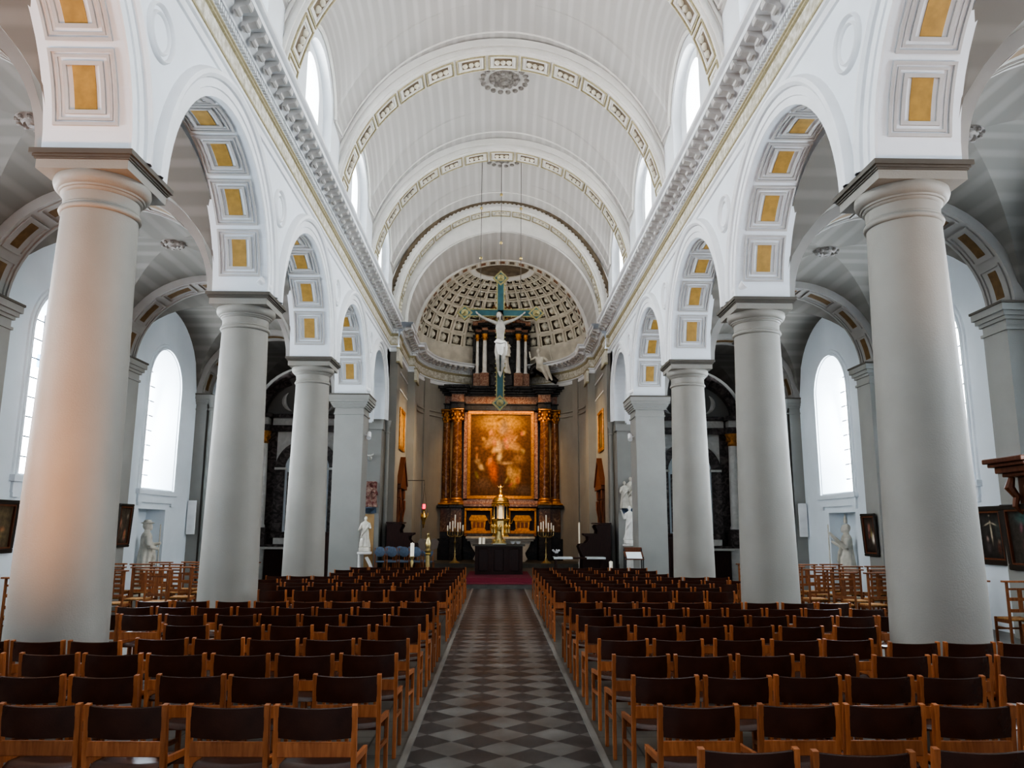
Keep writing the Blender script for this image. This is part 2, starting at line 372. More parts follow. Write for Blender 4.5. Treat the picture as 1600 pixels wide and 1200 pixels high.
# ---- arcade walls
for sd in (-1,1):
    ops=[(c,2.05,ZS,ZS) for c in ARCHC]
    mb=MB()
    wall_face(mb,sd*3.95,-4,23.8,ZS,8.12,ops)
    wall_face(mb,sd*4.85,-4,23.8,ZS,9.0,ops)
    for o in ops: soffit(mb,sd*3.95,sd*4.85,o,jamb=False)
    ops2=[(25.25,1.45,6.0,5.4)]
    wall_face(mb,sd*3.95,23.8,28.3,ZS,8.12,[(25.25,1.45,6.0,ZS)])
    wall_face(mb,sd*4.85,23.8,28.3,ZS,9.0,[(25.25,1.2,5.8,ZS)])
    soffit(mb,sd*3.95,sd*4.3,(25.25,1.45,6.0,5.4))
    wall_face(mb,sd*4.3,23.8,28.3,5.3,8.0,[(25.25,1.2,5.8,5.3)])
    soffit(mb,sd*4.3,sd*4.85,(25.25,1.2,5.8,5.2))
    wl=struct('wall_arcade_%s'%SIDE[sd],mb,'plaster','%s arcade wall of round arches above the columns'%('left' if sd<0 else 'right'),'wall')
    # capping ledges over columns (underside)
    mb=MB()
    for c in COLY[:-1]: mb.box(min(sd*3.95,sd*4.85),max(sd*3.95,sd*4.85),c-.46,c+.46,ZS-.002,ZS+.002)
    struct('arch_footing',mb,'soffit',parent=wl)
    # archivolts
    prof=[(2.05,0),(2.05,.03),(2.16,.03),(2.17,.05),(2.28,.05),(2.29,.085),(2.335,.115),(2.39,.105),(2.42,.05),(2.43,0)]
    def archivolt(yc,zc,pr,zb,xf):
        mb=MB(); N=32; k=len(pr); vs=[];
        ts=[None]+[PI*i/N for i in range(N+1)]+[None]
        for j,t in enumerate(ts):
            for r,p in pr:
                if t is None:
                    y=yc-r if j==0 else yc+r; z=zb
                else: y=yc-r*math.cos(t); z=zc+r*math.sin(t)
                vs.append((sd*(xf-p),y,z))
        fs=[(j*k+i,j*k+i+1,(j+1)*k+i+1,(j+1)*k+i) for j in range(len(ts)-1) for i in range(k-1)]
        mb.add(vs,fs); part('archivolt',mb,'arch',wl,30)
    for c in ARCHC: archivolt(c,ZS,prof,ZS,3.95)
    archivolt(25.25,6.0,[(r-.60,p) for r,p in prof],5.4,3.95)
    archivolt(25.25,5.8,[(1.2,0),(1.2,.03),(1.26,.03),(1.27,.0)],5.3,4.3)
    # soffit panels
    for ci,c in enumerate(ARCHC):
        if c<3: continue
        P=P_arcade(c,2.05,ZS)
        for k in range(7):
            tm=PI/2+rad(23.8)*(k-3); t0=tm-rad(10.9); t1=tm+rad(10.9)
            mb=MB(); x0,x1=(4.06,4.74)
            mb.cframe(P,t0,t1,sd*x0,sd*x1,rad(1.0),sd*.03,-.001,.03,5)
            mb.cframe(P,t0+rad(1.6),t1-rad(1.6),sd*(x0+.06),sd*(x1-.06),rad(.8),sd*.028,-.001,.018,5)
            mb.cframe(P,t0+rad(3.4),t1-rad(3.4),sd*(x0+.13),sd*(x1-.13),rad(1.2),sd*.04,-.001,.03,5)
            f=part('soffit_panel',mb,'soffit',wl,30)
            mb=MB(); mb.cbar(P,t0+rad(4.6),t1-rad(4.6),sd*4.285,sd*4.515,-.001,.012,5)
            part('ochre_inset',mb,'gold_paint',f,30)
    P=P_arcade(25.25,1.2,5.8)
    for k in range(7):
        t0=PI*k/7+rad(3); t1=PI*(k+1)/7-rad(3)
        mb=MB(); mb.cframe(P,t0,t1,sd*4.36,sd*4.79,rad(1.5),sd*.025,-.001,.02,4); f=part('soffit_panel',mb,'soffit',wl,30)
        mb=MB(); mb.cbar(P,t0+rad(4.5),t1-rad(4.5),sd*4.47,sd*4.68,-.001,.01,4); part('ochre_inset',mb,'gold_paint',f,30)
    # medallions
    for c in COLY[2:]:
        mb=MB(); x=sd*3.95
        for r0,r1,h in ((.20,.25,.035),(.29,.34,.05)):
            mb.lathe([(r0,-.001),(r0+.01,h*.7),(r0+.025,h),(r1-.01,h*.7),(r1,-.001)],(x,c,7.28),32,axis='x') if sd<0 else \
            mb.lathe([(r0,.001),(r0+.01,-h*.7),(r0+.025,-h),(r1-.01,-h*.7),(r1,.001)],(x,c,7.28),32,axis='x')
        part('medallion',mb,'arch',wl,50)
    # wall end: pier at nave end down to the floor
    mb=MB(); a,b=sorted((sd*3.97,sd*4.95)); mb.box(a,b,26.45,28.3,0,5.22); 
    a,b=sorted((sd*3.95,sd*4.3)); mb.box(a,b,26.72,28.3,5.22,5.42)
    mb.box(*sorted((sd*3.92,sd*5.0)),26.38,26.9,5.02,5.24)
    mb.box(*sorted((sd*3.95,sd*4.85)),27.0,28.3,5.3,8.1)
    struct('wall_pier_%s'%SIDE[sd],mb,'pier','pale %s wall pier where the nave arcade ends'%SIDE[sd],'wall pier')
    # colonette at last arch
    mb=MB(); mb.lathe([(.12,0),(.12,.12),(.08,.16),(.07,4.95),(.09,4.97),(.09,5.0),(.07,5.02),(.075,5.15),(.12,5.25),(.13,5.4)],(sd*3.87,27.1,0),16)
    single('engaged_colonette',mb,'pier','slim colonette at the %s end of the nave arcade beside the chancel'%SIDE[sd],'column',smooth=40)
# ---- columns
def column(sd,y,label):
    t=thing('round_column',label,'column',(sd*4.4,y,0),0,'round nave columns')
    mb=MB()
    pr=[(.51,0),(.51,.12),(.49,.2),(.468,.26)]+[(.468-.09*(k/14)**1.2,.26+4.76*k/14) for k in range(15)]
    mb.lathe(pr,n=56); part('shaft',mb,'column',t,35)
    mb=MB(); mb.lathe([(.376,5.02),(.402,5.03),(.41,5.05),(.402,5.075),(.382,5.085),(.388,5.10),(.378,5.115)],n=56); part('neck_ring',mb,'column',t,50)
    mb=MB(); mb.lathe([(.374,5.10),(.38,5.22),(.40,5.23),(.405,5.25),(.422,5.255),(.428,5.275),(.445,5.28),(.472,5.31),(.485,5.35),(.478,5.40),(.455,5.42)],n=56); part('echinus',mb,'column',t,50)
    mb=MB()
    def sq(h,z0,z1): mb.box(-h,h,-h,h,z0,z1)
    sq(.475,5.40,5.50)
    part('abacus',mb,'column',t,20)
    mb=MB(); 
    for h,z0,z1 in ((.49,5.50,5.52),(.505,5.52,5.545),(.53,5.545,5.60)):
        mb.box(-h,h,-h,h,z0,z1)
    part('abacus_moulding',mb,'dark_ledge',t,20)
    return t
names={0:'nearest',1:'second',2:'third'}
for sd in (-1,1):
    for i,y in enumerate(COLY[2:5]):
        column(sd,y,['massive round stone column nearest the camera on the %s, behind the fourth chair row','middle one of the three round columns along the %s arcade','farthest round column of the %s arcade, just before the square pier'][i]%SIDE[sd])
    column(sd,COLY[1],'round column on the %s beside the camera, carrying the first arch'%SIDE[sd])
# ---- square piers
for sd in (-1,1):
    t=thing('square_pier','tall square grey %s pier with moulded capital before the chancel'%SIDE[sd],'pier',(sd*4.4,23.3,0))
    mb=MB(); mb.box(-.42,.42,-.48,.48,0,5.0); mb.box(-.47,.47,-.53,.53,0,.25); part('shaft',mb,'pier',t,20)
    mb=MB()
    for h,z0,z1 in ((.03,5.0,5.05),(.0,5.05,5.2),(.05,5.2,5.25),(.08,5.25,5.30),(.11,5.30,5.36),(.15,5.36,5.44),(.17,5.44,5.56)):
        mb.box(-.42-h,.42+h,-.48-h,.48+h,z0,z1)
    part('capital',mb,'pier',t,20)
    mb=MB(); mb.box(-.60,.60,-.66,.66,5.56,5.60); part('capital_ledge',mb,'dark_ledge',t,20)
# ---- outer walls
WX=8.9
BAYS=[(0.67,2.05),(5.67,2.05),(10.67,2.05),(15.67,2.05),(20.74,2.1),(25.9,2.2)]
WIN=[c for c,_ in BAYS[1:5]]
wn=0
for sd in (-1,1):
    side=SIDE[sd]
    mb=MB(); wops=[(c,.98,5.4,2.72) for c,_ in BAYS[:5]]
    wall_face(mb,sd*WX,-6,28.6,2.5,9.0,wops)
    # lower part with statue niches (rectangular) under last 4 windows
    ys=[-6]; nich=[20.6]
    x=sd*WX
    for n in nich:
        mb.quad((x,ys[-1],0),(x,n-.80,0),(x,n-.80,2.5),(x,ys[-1],2.5))
        mb.quad((x,n-.80,2.2),(x,n+.80,2.2),(x,n+.80,2.5),(x,n-.80,2.5))
        xb=sd*(WX+.5)
        mb.quad((xb,n-.80,0),(xb,n+.80,0),(xb,n+.80,2.2),(xb,n-.80,2.2))
        for s in (-1,1): mb.quad((x,n+s*.80,0),(xb,n+s*.80,0),(xb,n+s*.80,2.2),(x,n+s*.80,2.2))
        mb.quad((x,n-.80,2.2),(x,n+.80,2.2),(xb,n+.80,2.2),(xb,n-.80,2.2))
        ys.append(n+.80)
    mb.quad((x,ys[-1],0),(x,28.6,0),(x,28.6,2.5),(x,ys[-1],2.5))
    for o in wops: soffit(mb,sd*WX,sd*(WX+.75),o,sill=True,r1=.78)
    ow=struct('wall_%s'%side,mb,'outer','pale blue-white outer wall of the %s aisle'%side,'wall')
    for ci,c in enumerate(WIN):
        wn+=1
        mb=MB(); xg=sd*(WX+.72)
        def arcpoly(r,zc,zb,x,n=20): return [(x,c-r,zb),(x,c+r,zb)]+[(x,c+r*math.cos(PI*i/n),zc+r*math.sin(PI*i/n)) for i in range(n+1)]
        p=arcpoly(.80,5.4,2.72,xg); mb.add(p,[tuple(range(len(p)))])
        w=struct('window_%d'%wn,mb,'glass','tall round-arched %s aisle window, %s from the camera'%(side,ORD[ci]),'window')
        mb=MB(); N=24
        for r,h in ((1.0,.05),(1.07,.03)):
            vs=[];pr=[(r,0),(r,h),(r+.06,h),(r+.08,0)]
            ts=[None]+[PI*i/N for i in range(N+1)]+[None]
            for j,t in enumerate(ts):
                for rr,p in pr:
                    if t is None: y=c-rr if j==0 else c+rr; z=2.66
                    else: y=c-rr*math.cos(t); z=5.4+rr*math.sin(t)
                    vs.append((sd*(WX-p),y,z))
            k=4; mb.add(vs,[(j*k+i,j*k+i+1,(j+1)*k+i+1,(j+1)*k+i) for j in range(len(ts)-1) for i in range(k-1)])
        part('window_surround',mb,'outer',w,30)
        mb=MB(); a,b=sorted((sd*WX,sd*(WX-.10))); mb.box(a,b,c-1.18,c+1.18,2.56,2.68); a,b=sorted((sd*WX,sd*(WX-.05))); mb.box(a,b,c-1.12,c+1.12,2.36,2.56)
        for s in (-1,1): mb.box(a,b,c+s*1.0-.1,c+s*1.0+.1,2.28,2.36)
        part('window_sill',mb,'outer',w,20)
        mb=MB(); xb=sd*(WX+.60)
        for k in range(1,4): 
            yy=c-.78+1.56*k/4; zt=5.4+math.sqrt(max(0,.78**2-(yy-c)**2)); mb.box(*sorted((xb,xb+sd*.015)),yy-.012,yy+.012,2.72,zt)
        for k in range(1,9):
            zz=2.72+k*.4
            hw=.78 if zz<5.4 else math.sqrt(max(0,.78**2-(zz-5.4)**2))
            mb.box(*sorted((xb,xb+sd*.015)),c-hw,c+hw,zz-.014,zz+.014)
        part('leaded_bars',mb,'lead',w,20)
        if c<18:
            mb=MB()
            for yy,zz in ((c-.55,4.9),(c-.2,5.5),(c+.4,5.1),(c-.5,3.6)):
                mb.box(*sorted((xb+sd*.015,xb+sd*.02)),yy-.12,yy+.12,zz-.14,zz+.14)
            part('stained_panel',mb,'glass_blue',w,20,label='blue stained glass pieces')
    # pilasters on outer wall
    for i,c in enumerate(COLY[1:]):
        mb=MB(); a,b=sorted((sd*WX,sd*8.58)); mb.box(a,b,c-.33,c+.33,0,5.12)
        p=part('pilaster',mb,'pier',ow,20)
        mb=MB()
        for h,z0,z1 in ((.03,5.12,5.17),(0,5.17,5.3),(.04,5.3,5.36),(.08,5.36,5.44),(.12,5.44,5.56)):
            a,b=sorted((sd*WX,sd*(8.58-h))); mb.box(a,b,c-.33-h,c+.33+h,z0,z1)
        cp=part('capital',mb,'pier',p,20)
        mb=MB(); a,b=sorted((sd*WX,sd*8.44)); mb.box(a,b,c-.47,c+.47,5.56,5.6); part('ledge',mb,'dark_ledge',p,20)
    mb=MB(); mb.lathe([(.16,0),(.16,.15),(.11,.2),(.10,5.1),(.13,5.12),(.13,5.16),(.10,5.2),(.16,5.42),(.17,5.56)],(sd*8.42,23.0,0),16); part('colonette',mb,'pier',ow,40)
    # aisle end wall
    mb=MB(); 
    mb.add([(sd*4.85,28.6,0),(sd*9.0,28.6,0),(sd*9.0,28.6,8.2),(sd*4.85,28.6,8.2)],[(0,1,2,3)])
    struct('wall_aisle_end_%s'%side,mb,'pier','end wall of the %s aisle behind the marble side altar'%side,'wall')
    # aisle groin vaults
    mb=MB()
    xc=sd*6.84; hx=2.08
    for c,hy in BAYS:
        b=1.95; hyy=hy+.10
        for ax in (0,1):
            for s in (-1,1):
                N,T=14,20; vs=[];o=len(mb.v)
                for i in range(N+1):
                    q=i/N
                    for j in range(T+1):
                        t=(-1+2*j/T)*q
                        if ax==1: xx=xc+hx*t; yy=c+s*hyy*q; 
                        else: xx=xc+s*hx*q; yy=c+hyy*t
                        z=ZS+b*math.sqrt(max(0,1-t*t))
                        vs.append((xx,yy,z)); mb.uv[o+len(vs)-1]=(math.asin(max(-1,min(1,t)))*2.0,q)
                mb.add(vs,[(i*(T+1)+j,i*(T+1)+j+1,(i+1)*(T+1)+j+1,(i+1)*(T+1)+j) for i in range(N) for j in range(T)])
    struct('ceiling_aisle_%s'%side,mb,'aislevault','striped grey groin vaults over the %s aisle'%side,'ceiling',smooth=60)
    # rosettes
    for i,(c,_) in enumerate(BAYS[1:]):
        mb=MB(); mb.lathe([(.0001,-.10),(.06,-.11),(.09,-.06),(.12,-.09),(.16,-.05),(.19,-.07),(.23,-.02),(.24,.03)],(xc,c,7.55),20)
        for k in range(10): mb.ball((xc+.2*math.cos(k*PI/5),c+.2*math.sin(k*PI/5),7.5),.045,6,4)
        single('vault_rosette',mb,'rosette','round plaster rosette at the crown of the %s aisle vault, %s from the camera'%(side,ORD[i]),'rosette',group='rosettes of the aisle vaults')
    # transverse ribs
    for i,c in enumerate(COLY[1:]):
        mb=MB(); P=P_trans(2.05,1.95,ZS,xc); 
        w=.40
        mb.cbar(P,0,PI,c-w,c+w,-.01,.13,28)
        mb.cbar(P,0,PI,c-w,c-w+.06,.13,.16,28); mb.cbar(P,0,PI,c+w-.06,c+w,.13,.16,28)
        rb=struct(trim_name(),mb,'aisle_arch','transverse arch across the %s aisle at the %s column'%(side,ORD[i]),'arch')
        for k in range(7):
            t0=PI*k/7+rad(2);t1=PI*(k+1)/7-rad(2)
            mb=MB(); mb.cframe(P,t0,t1,c-.28,c+.28,rad(1.4),.035,.129,.16,5); f=part('rib_panel',mb,'aisle_arch',rb,30)
            mb=MB(); mb.cbar(P,t0+rad(3),t1-rad(3),c-.11,c+.11,.129,.135,5); part('ochre_inset',mb,'shaded_inset',f,30)
# ---- upper nave walls with clerestory + vault
BC=[-4.3,.67,5.67,10.67,15.67,20.7,25.5]; HY=[2.5,2.5,2.5,2.5,2.5,2.5,2.25]
LR=1.37; LZ=11.1; LH=1.2; ZV=9.3; XW=3.95
def vz(y,c,h): return 13.72-ZV+.78*max(0,1-((y-c)/h)**2)
def zspring(y,c,h):
    d=abs(y-c)
    return LZ+LH*math.sqrt(max(0,1-(d/LR)**2)) if d<LR else LZ-.25*(d-LR)/(h-LR)
def vsec(u): return (math.sqrt(1.1664-u*u)-.408)/.672
vb=MB(); wb={-1:MB(),1:MB()}
for c,h in zip(BC,HY):
    ys=[c-h+(h-LR)*i/5 for i in range(5)]+[c-LR*math.cos(PI*i/24) for i in range(25)]+[c+LR+(h-LR)*i/5 for i in range(1,6)]
    us=[-math.cos(PI*j/32) for j in range(33)]
    def vp(y,u):
        zs=zspring(y,c,h); zc=ZV+vz(y,c,h); return ((XW*u,y,zs+(zc-zs)*vsec(abs(u))),(math.asin(u)*4.2,y))
    for a_,b_ in zip(ys[:-1],ys[1:]):
        for j in range(32):
            q=[vp(a_,us[j]),vp(a_,us[j+1]),vp(b_,us[j+1]),vp(b_,us[j])]
            vb.quad(*[k[0] for k in q],[k[1] for k in q])
    for sd in (-1,1):
        # wall plane with shallow recess, then the window opening
        rec=(c,1.18,11.0,9.05); op=(c,.70,11.15,9.35); x=sd*XW; xr=sd*4.15
        zr=lambda y:11.0+1.05*math.sqrt(max(0,1-((y-c)/1.18)**2))
        yy=sorted(set([round(v,5) for v in ys]+[round(c-1.18*math.cos(PI*i/20),5) for i in range(21)]))
        for a_,b_ in zip(yy[:-1],yy[1:]):
            za,zb=zspring(a_,c,h),zspring(b_,c,h)
            if abs((a_+b_)/2-c)<1.18:
                wb[sd].quad((x,a_,zr(a_)),(x,b_,zr(b_)),(x,b_,zb),(x,a_,za)); wb[sd].quad((x,a_,zr(a_)),(x,b_,zr(b_)),(xr,b_,zr(b_)),(xr,a_,zr(a_)))
            else: wb[sd].quad((x,a_,9.04),(x,b_,9.04),(x,b_,zb),(x,a_,za))
        for s_ in (-1,1): wb[sd].quad((x,c+s_*1.18,9.04),(xr,c+s_*1.18,9.04),(xr,c+s_*1.18,11.0),(x,c+s_*1.18,11.0))
        wall_face(wb[sd],xr,c-1.19,c+1.19,9.04,12.2,[op],N=20)
        wb[sd].quad((x,c-1.2,9.05),(x,c+1.2,9.05),(xr,c+1.2,9.05),(xr,c-1.2,9.05))
        soffit(wb[sd],xr,sd*4.75,op,20,sill=True,r1=.62)
vault=struct('ceiling',vb,'vault','domed barrel vault of the nave with faint lengthwise stripes','ceiling',smooth=40)
for sd in (-1,1):
    cw=struct('wall_clerestory_%s'%SIDE[sd],wb[sd],'plaster','%s clerestory wall above the cornice'%SIDE[sd],'wall')
    for i,(c,h) in enumerate(list(zip(BC,HY))[2:]):
        wn+=1; mb=MB(); n=16; xg=sd*4.73
        p=[(xg,c-.64,9.35),(xg,c+.64,9.35)]+[(xg,c+.64*math.cos(PI*k/n),11.15+.64*math.sin(PI*k/n)) for k in range(n+1)]
        mb.add(p,[tuple(range(len(p)))])
        w=struct('window_%d'%wn,mb,'glass_hi','bright arched clerestory window on the %s, %s bay from the camera'%(SIDE[sd],ORD[i]),'window')
        mb=MB(); xb=sd*4.69
        mb.box(*sorted((xb,xb+sd*.02)),c-.02,c+.02,9.35,11.8)
        for z in (10.0,10.7,11.3): mb.box(*sorted((xb,xb+sd*.02)),c-.53,c+.53,z-.015,z+.015)
        part('window_bars',mb,'white',w,20)
        path=[(sd*(XW-.02),c-LR,LZ-.0)]+[(sd*(XW-.03),c-LR*math.cos(PI*k/24),LZ+LH*math.sin(PI*k/24)) for k in range(25)]
        mb=MB(); mb.tube(path,.05,6); part('lunette_moulding',mb,'rib',cw,50)
        for s0 in (-1,1):
            mb=MB(); mb.tube([(sd*(XW-.03),c+s0*LR,LZ),(sd*(XW-.06),c+s0*(h-.40),LZ-.02)],.035,6); part('vault_panel_moulding',mb,'rib',cw,50)
            mb=MB(); yy=c+s0*(h-.42); mb.tube([(sd*XW*u,yy,vp(yy,u)[0][2]-.01) for u in [.99-.0495*k for k in range(21)]],.025,6); part('vault_panel_moulding',mb,'rib',cw,50)
# nave transverse ribs
def nave_rib(y0,y1,a,b,lab,zc=ZV,n=15,xc=0,gold='gilt_line',deep=.42):
    mb=MB(); P=P_trans(a,b,zc,xc); mb.cbar(P,-.02,PI+.02,y0,y1,-deep,0,48)
    mb.cbar(P,-.02,PI+.02,y0-.05,y0+.02,-.14,-.06,48); mb.cbar(P,-.02,PI+.02,y0-.03,y0+.02,-.28,-.22,48)
    rb=struct(trim_name(),mb,'rib',lab,'vault rib',smooth=30)
    w=y1-y0
    for k in range(n):
        t0=PI*k/n+rad(.5);t1=PI*(k+1)/n-rad(.5)
        mb=MB(); mb.cframe(P,t0,t1,y0+.06,y1-.06,rad(.45),.03,-.001,.03,3)
        f=part('rib_panel',mb,gold,rb,30)
        mb=MB(); mb.cframe(P,t0+rad(.9),t1-rad(.9),y0+.13,y1-.13,rad(.7),.05,-.001,.018,3)
        part('panel_frame',mb,'rib',f,30)
        mb=MB(); tm=(t0+t1)/2
        mb.cbar(P,t0+rad(2.2),t1-rad(2.2),y0+.2,y1-.2,-.001,.003,2)
        part('panel_recess',mb,'coffer_deep',f,30)
        mb=MB()
        for q in (-1,0,1):
            p=P(tm+q*(t1-t0)*.2,(y0+y1)/2,.01); mb.ball(p,.075,8,5)
        part('panel_ornament',mb,'cream',f,60)
    return rb
for i,y in enumerate(COLY[1:]):
    nave_rib(y-.36,y+.36,3.93,4.1,'panelled transverse rib of the nave vault, %s from the camera'%ORD[i])
nave_rib(27.75,28.35,3.72,4.15,'panelled chancel arch rib closing the nave vault')
mb=MB(); P=P_trans(4.02,4.42,ZV,0)
for k in range(76):
    mb.ball(P(PI*(k+.5)/76,27.68,0),.055,6,4)
mb.cbar(P,0,PI,27.66,27.74,-.12,.0,48)
struct(trim_name(),mb,'coffer_deep','dark leaf moulding edging the arch between nave and chancel','moulding')
# rosettes nave
for i,(c,h) in enumerate(list(zip(BC,HY))[3:]):
    mb=MB(); z=ZV+vz(c,c,h)+.08; cx=.05
    mb.lathe([(.0001,-.22),(.10,-.24),(.14,-.16),(.2,-.2),(.3,-.1),(.38,-.16),(.5,-.05),(.62,-.10),(.78,-.04),(.82,.04)],(cx,c,z),28)
    for r,n,q in ((.64,18,.09),(.36,11,.09)):
        for k in range(n): mb.ball((cx+r*math.cos(2*PI*k/n),c+r*math.sin(2*PI*k/n),z-.12),q,7,4)
    single('vault_rosette',mb,'rosette','large pierced rosette at the crown of the nave vault, %s from the camera'%ORD[i],'rosette',group='rosettes of the nave vault')
# ---- entablature sweep
PRO=[(-.02,7.93),(.03,7.95),(.03,8.03),(.01,8.05),(.01,8.10),(.045,8.12),(.045,8.17)]
GOLD1=[(.045,8.17),(.06,8.18),(.06,8.215),(.02,8.225)]
FRI=[(.02,8.225),(.02,8.51)]
GOLD2=[(.02,8.51),(.05,8.53),(.05,8.56),(.07,8.575),(.07,8.60)]
UP=[(.07,8.60),(.07,8.69),(.14,8.70),(.145,8.74),(.19,8.78),(.22,8.80),(.22,8.88),(.45,8.88),(.45,8.965),(.48,8.975),(.51,9.0),(.52,9.04),(.45,9.05),(-.3,9.06)]
def path_normals(path):
    out=[]
    for i,p in enumerate(path):
        p=Vector(p)
        a=(Vector(path[i])-Vector(path[i-1])).normalized() if i>0 else None
        b=(Vector(path[i+1])-Vector(path[i])).normalized() if i<len(path)-1 else None
        na=Vector((a.y,-a.x)) if a else None; nb=Vector((b.y,-b.x)) if b else None
        if na is None: n=nb
        elif nb is None: n=na
        else:
            n=(na+nb).normalized(); n=n/max(.5,n.dot(na))
        out.append(n)
    return out
def sweep(mb,path,prof):
    nn=path_normals(path); k=len(prof)
    vs=[(p[0]+n.x*d,p[1]+n.y*d,z) for p,n in zip(path,nn) for d,z in prof]
    mb.add(vs,[(j*k+i,j*k+i+1,(j+1)*k+i+1,(j+1)*k+i) for j in range(len(path)-1) for i in range(k-1)])
def along(path,step,start=0):
    pos=start; out=[]; acc=0
    for i in range(len(path)-1):
        a=Vector(path[i]);b=Vector(path[i+1]);L=(b-a).length;d=(b-a)/L
        while pos<acc+L:
            p=a+d*(pos-acc); out.append((p.x,p.y,math.atan2(d.y,d.x))); pos+=step
        acc+=L
    return out
LP=[(-3.95,-4),(-3.95,27.5),(-3.72+AX,27.5)]
CHW=3.72
APR=3.5;APY=32.0
midL=[(-CHW+AX,27.5),(-CHW+AX,28.4),(-CHW-.06+AX,28.4),(-CHW-.06+AX,31.2),(-APR-.05+AX,31.2),(-APR-.05+AX,APY)]
midR=[(2*AX-x,y) for x,y in midL][::-1]
apse=[(AX-APR*math.cos(PI*i/24),APY+APR*math.sin(PI*i/24)) for i in range(25)]
RP=[(CHW+AX,27.5),(3.95,27.5),(3.95,-4)]
dentb=MB(); dentb.box(-.022,.022,.06,.125,8.61,8.685)
modm=MB()
modm.prism_x([(.20,8.72),(.24,8.76),(.34,8.79),(.41,8.80),(.44,8.84),(.44,8.90),(.20,8.90)],-.075,.075)
modm.tube([(-.085,.40,8.83),(.085,.40,8.83)],.035,8); modm.tube([(-.085,.25,8.77),(.085,.25,8.77)],.045,8)
modme=modm.mesh('cornice_bracket',M['bracket'],35)
def entab(path,lab,name,step,start):
    mb=MB(); sweep(mb,path,PRO); sweep(mb,path,UP)
    e=struct(name,mb,'cornice',lab,'cornice',smooth=30)
    mb=MB(); sweep(mb,path,GOLD1); sweep(mb,path,GOLD2); part('gilt_moulding',mb,'gilt_line',e,30)
    mb=MB(); sweep(mb,path,FRI); part('relief_frieze',mb,'frieze',e,30)
    mb=MB()
    for x,y,a in along(path,.085,.05):
        if y<5: continue
        n=Vector((math.sin(a),-math.cos(a))); t=Vector((math.cos(a),math.sin(a)))
        p=Vector((x,y)); A=p+n*.06; B=p+n*.125
        q=[A-t*.022,A+t*.022,B+t*.022,B-t*.022]; mb.prism([(v.x,v.y) for v in q],8.61,8.69)
    d=part('dentil_band',mb,'cornice',e,20)
    for x,y,a in along(path,step,start):
        if y<6.4: continue
        o=link('cornice_bracket',modme,e,(x,y,0),a+PI)
    return e
entab(LP,'long bracketed cornice with gilded frieze above the left arcade',trim_name(),.36,.15)
entab(midL+apse[1:-1]+midR,'curved bracketed cornice running around the chancel and apse',trim_name(),.36,.2)
entab(RP,'long bracketed cornice with gilded frieze above the right arcade',trim_name(),.36,.4)
# ---- chancel walls & apse
for sd in (-1,1):
    mb=MB(); X=lambda x: sd*x+AX
    def bx(x0,x1,y0,y1,z0,z1): a,b=sorted((X(x0),X(x1))); mb.box(a,b,y0,y1,z0,z1)
    bx(3.72,4.0,27.5,28.4,0,8.1)          # chancel arch pilaster
    bx(3.78,4.2,28.4,31.2,0,8.1)          # chancel side wall
    bx(3.47,4.1,31.2,32.05,0,8.1)          # apse pilaster
    bx(3.47,3.9,31.2,32.05,9.0,9.4)
    for y0,y1,x in ((27.5,28.4,3.72),(31.2,32.0,3.47)):
        bx(x-.03,x+.1,y0-.03,y1+.03,0,.5)
    w=struct('wall_chancel_%s'%SIDE[sd],mb,'column','%s chancel wall with flat pilasters'%SIDE[sd],'wall',smooth=20)
    for y0,y1,x in ((27.5,28.4,3.72),(31.2,32.0,3.47)):
        mb=MB(); bx(x-.05,x+.05,y0-.05,y1+.05,7.60,8.09); part('pilaster_capital',mb,'cream',w,20)
        mb=MB(); bx(x-.07,x+.05,y0-.07,y1+.07,7.53,7.60); bx(x-.08,x+.05,y0-.08,y1+.08,8.05,8.10); part('capital_band',mb,'gilt_line',w,20)
    mb=MB(); bx(3.74,3.80,28.55,31.0,6.75,6.8); bx(3.74,3.80,28.55,31.0,7.4,7.45); part('wall_moulding',mb,'arch',w,20)
# chancel vault
mb=MB(); T=32; a,b=3.62,3.52
for i in range(T):
    t0=PI*i/T;t1=PI*(i+1)/T
    mb.quad((AX-a*math.cos(t0),28.3,ZV+b*math.sin(t0)),(AX-a*math.cos(t1),28.3,ZV+b*math.sin(t1)),(AX-a*math.cos(t1),32,ZV+b*math.sin(t1)),(AX-a*math.cos(t0),32,ZV+b*math.sin(t0)),[(t0*3.6,0),(t1*3.6,0),(t1*3.6,1),(t0*3.6,1)])
for sd in (-1,1): mb.quad((AX+sd*3.62,28.3,9.0),(AX+sd*3.62,32,9.0),(AX+sd*3.62,32,ZV),(AX+sd*3.62,28.3,ZV))
struct('ceiling_chancel',mb,'vault','striped barrel vault over the chancel','ceiling',smooth=30)
# tympanum rings (front-facing annular walls)
def ring(y,a0,b0,a1,b1,xc,m,lab):
    mb=MB(); T=40
    for i in range(T):
        t0=PI*i/T;t1=PI*(i+1)/T
        f=lambda a,b,t:(xc-a*math.cos(t),y,ZV+b*math.sin(t))
        mb.quad(f(a0,b0,t0),f(a0,b0,t1),f(a1,b1,t1),f(a1,b1,t0))
    mb.box(xc-a1,xc-a0,y,y+.02,9.0,ZV); mb.box(xc+a0,xc+a1,y,y+.02,9.0,ZV)
    struct(trim_name(),mb,m,lab,'arch')
ring(28.34,3.5,3.5,4.6,5.6,AX,'rib','plaster wall ring around the chancel arch')
ring(27.9,3.9,4.3,5.0,6.4,0,'rib','plaster wall ring closing the nave vault')
mb=MB(); P=P_trans(3.5,3.5,ZV,AX); mb.cbar(P,0,PI,31.45,32.1,-.2,0,48); mb.cbar(P,0,PI,31.40,31.47,-.14,-.04,48)
ab=struct(trim_name(),mb,'rib','apse arch with small brown panels framing the coffered half dome','arch',smooth=30)
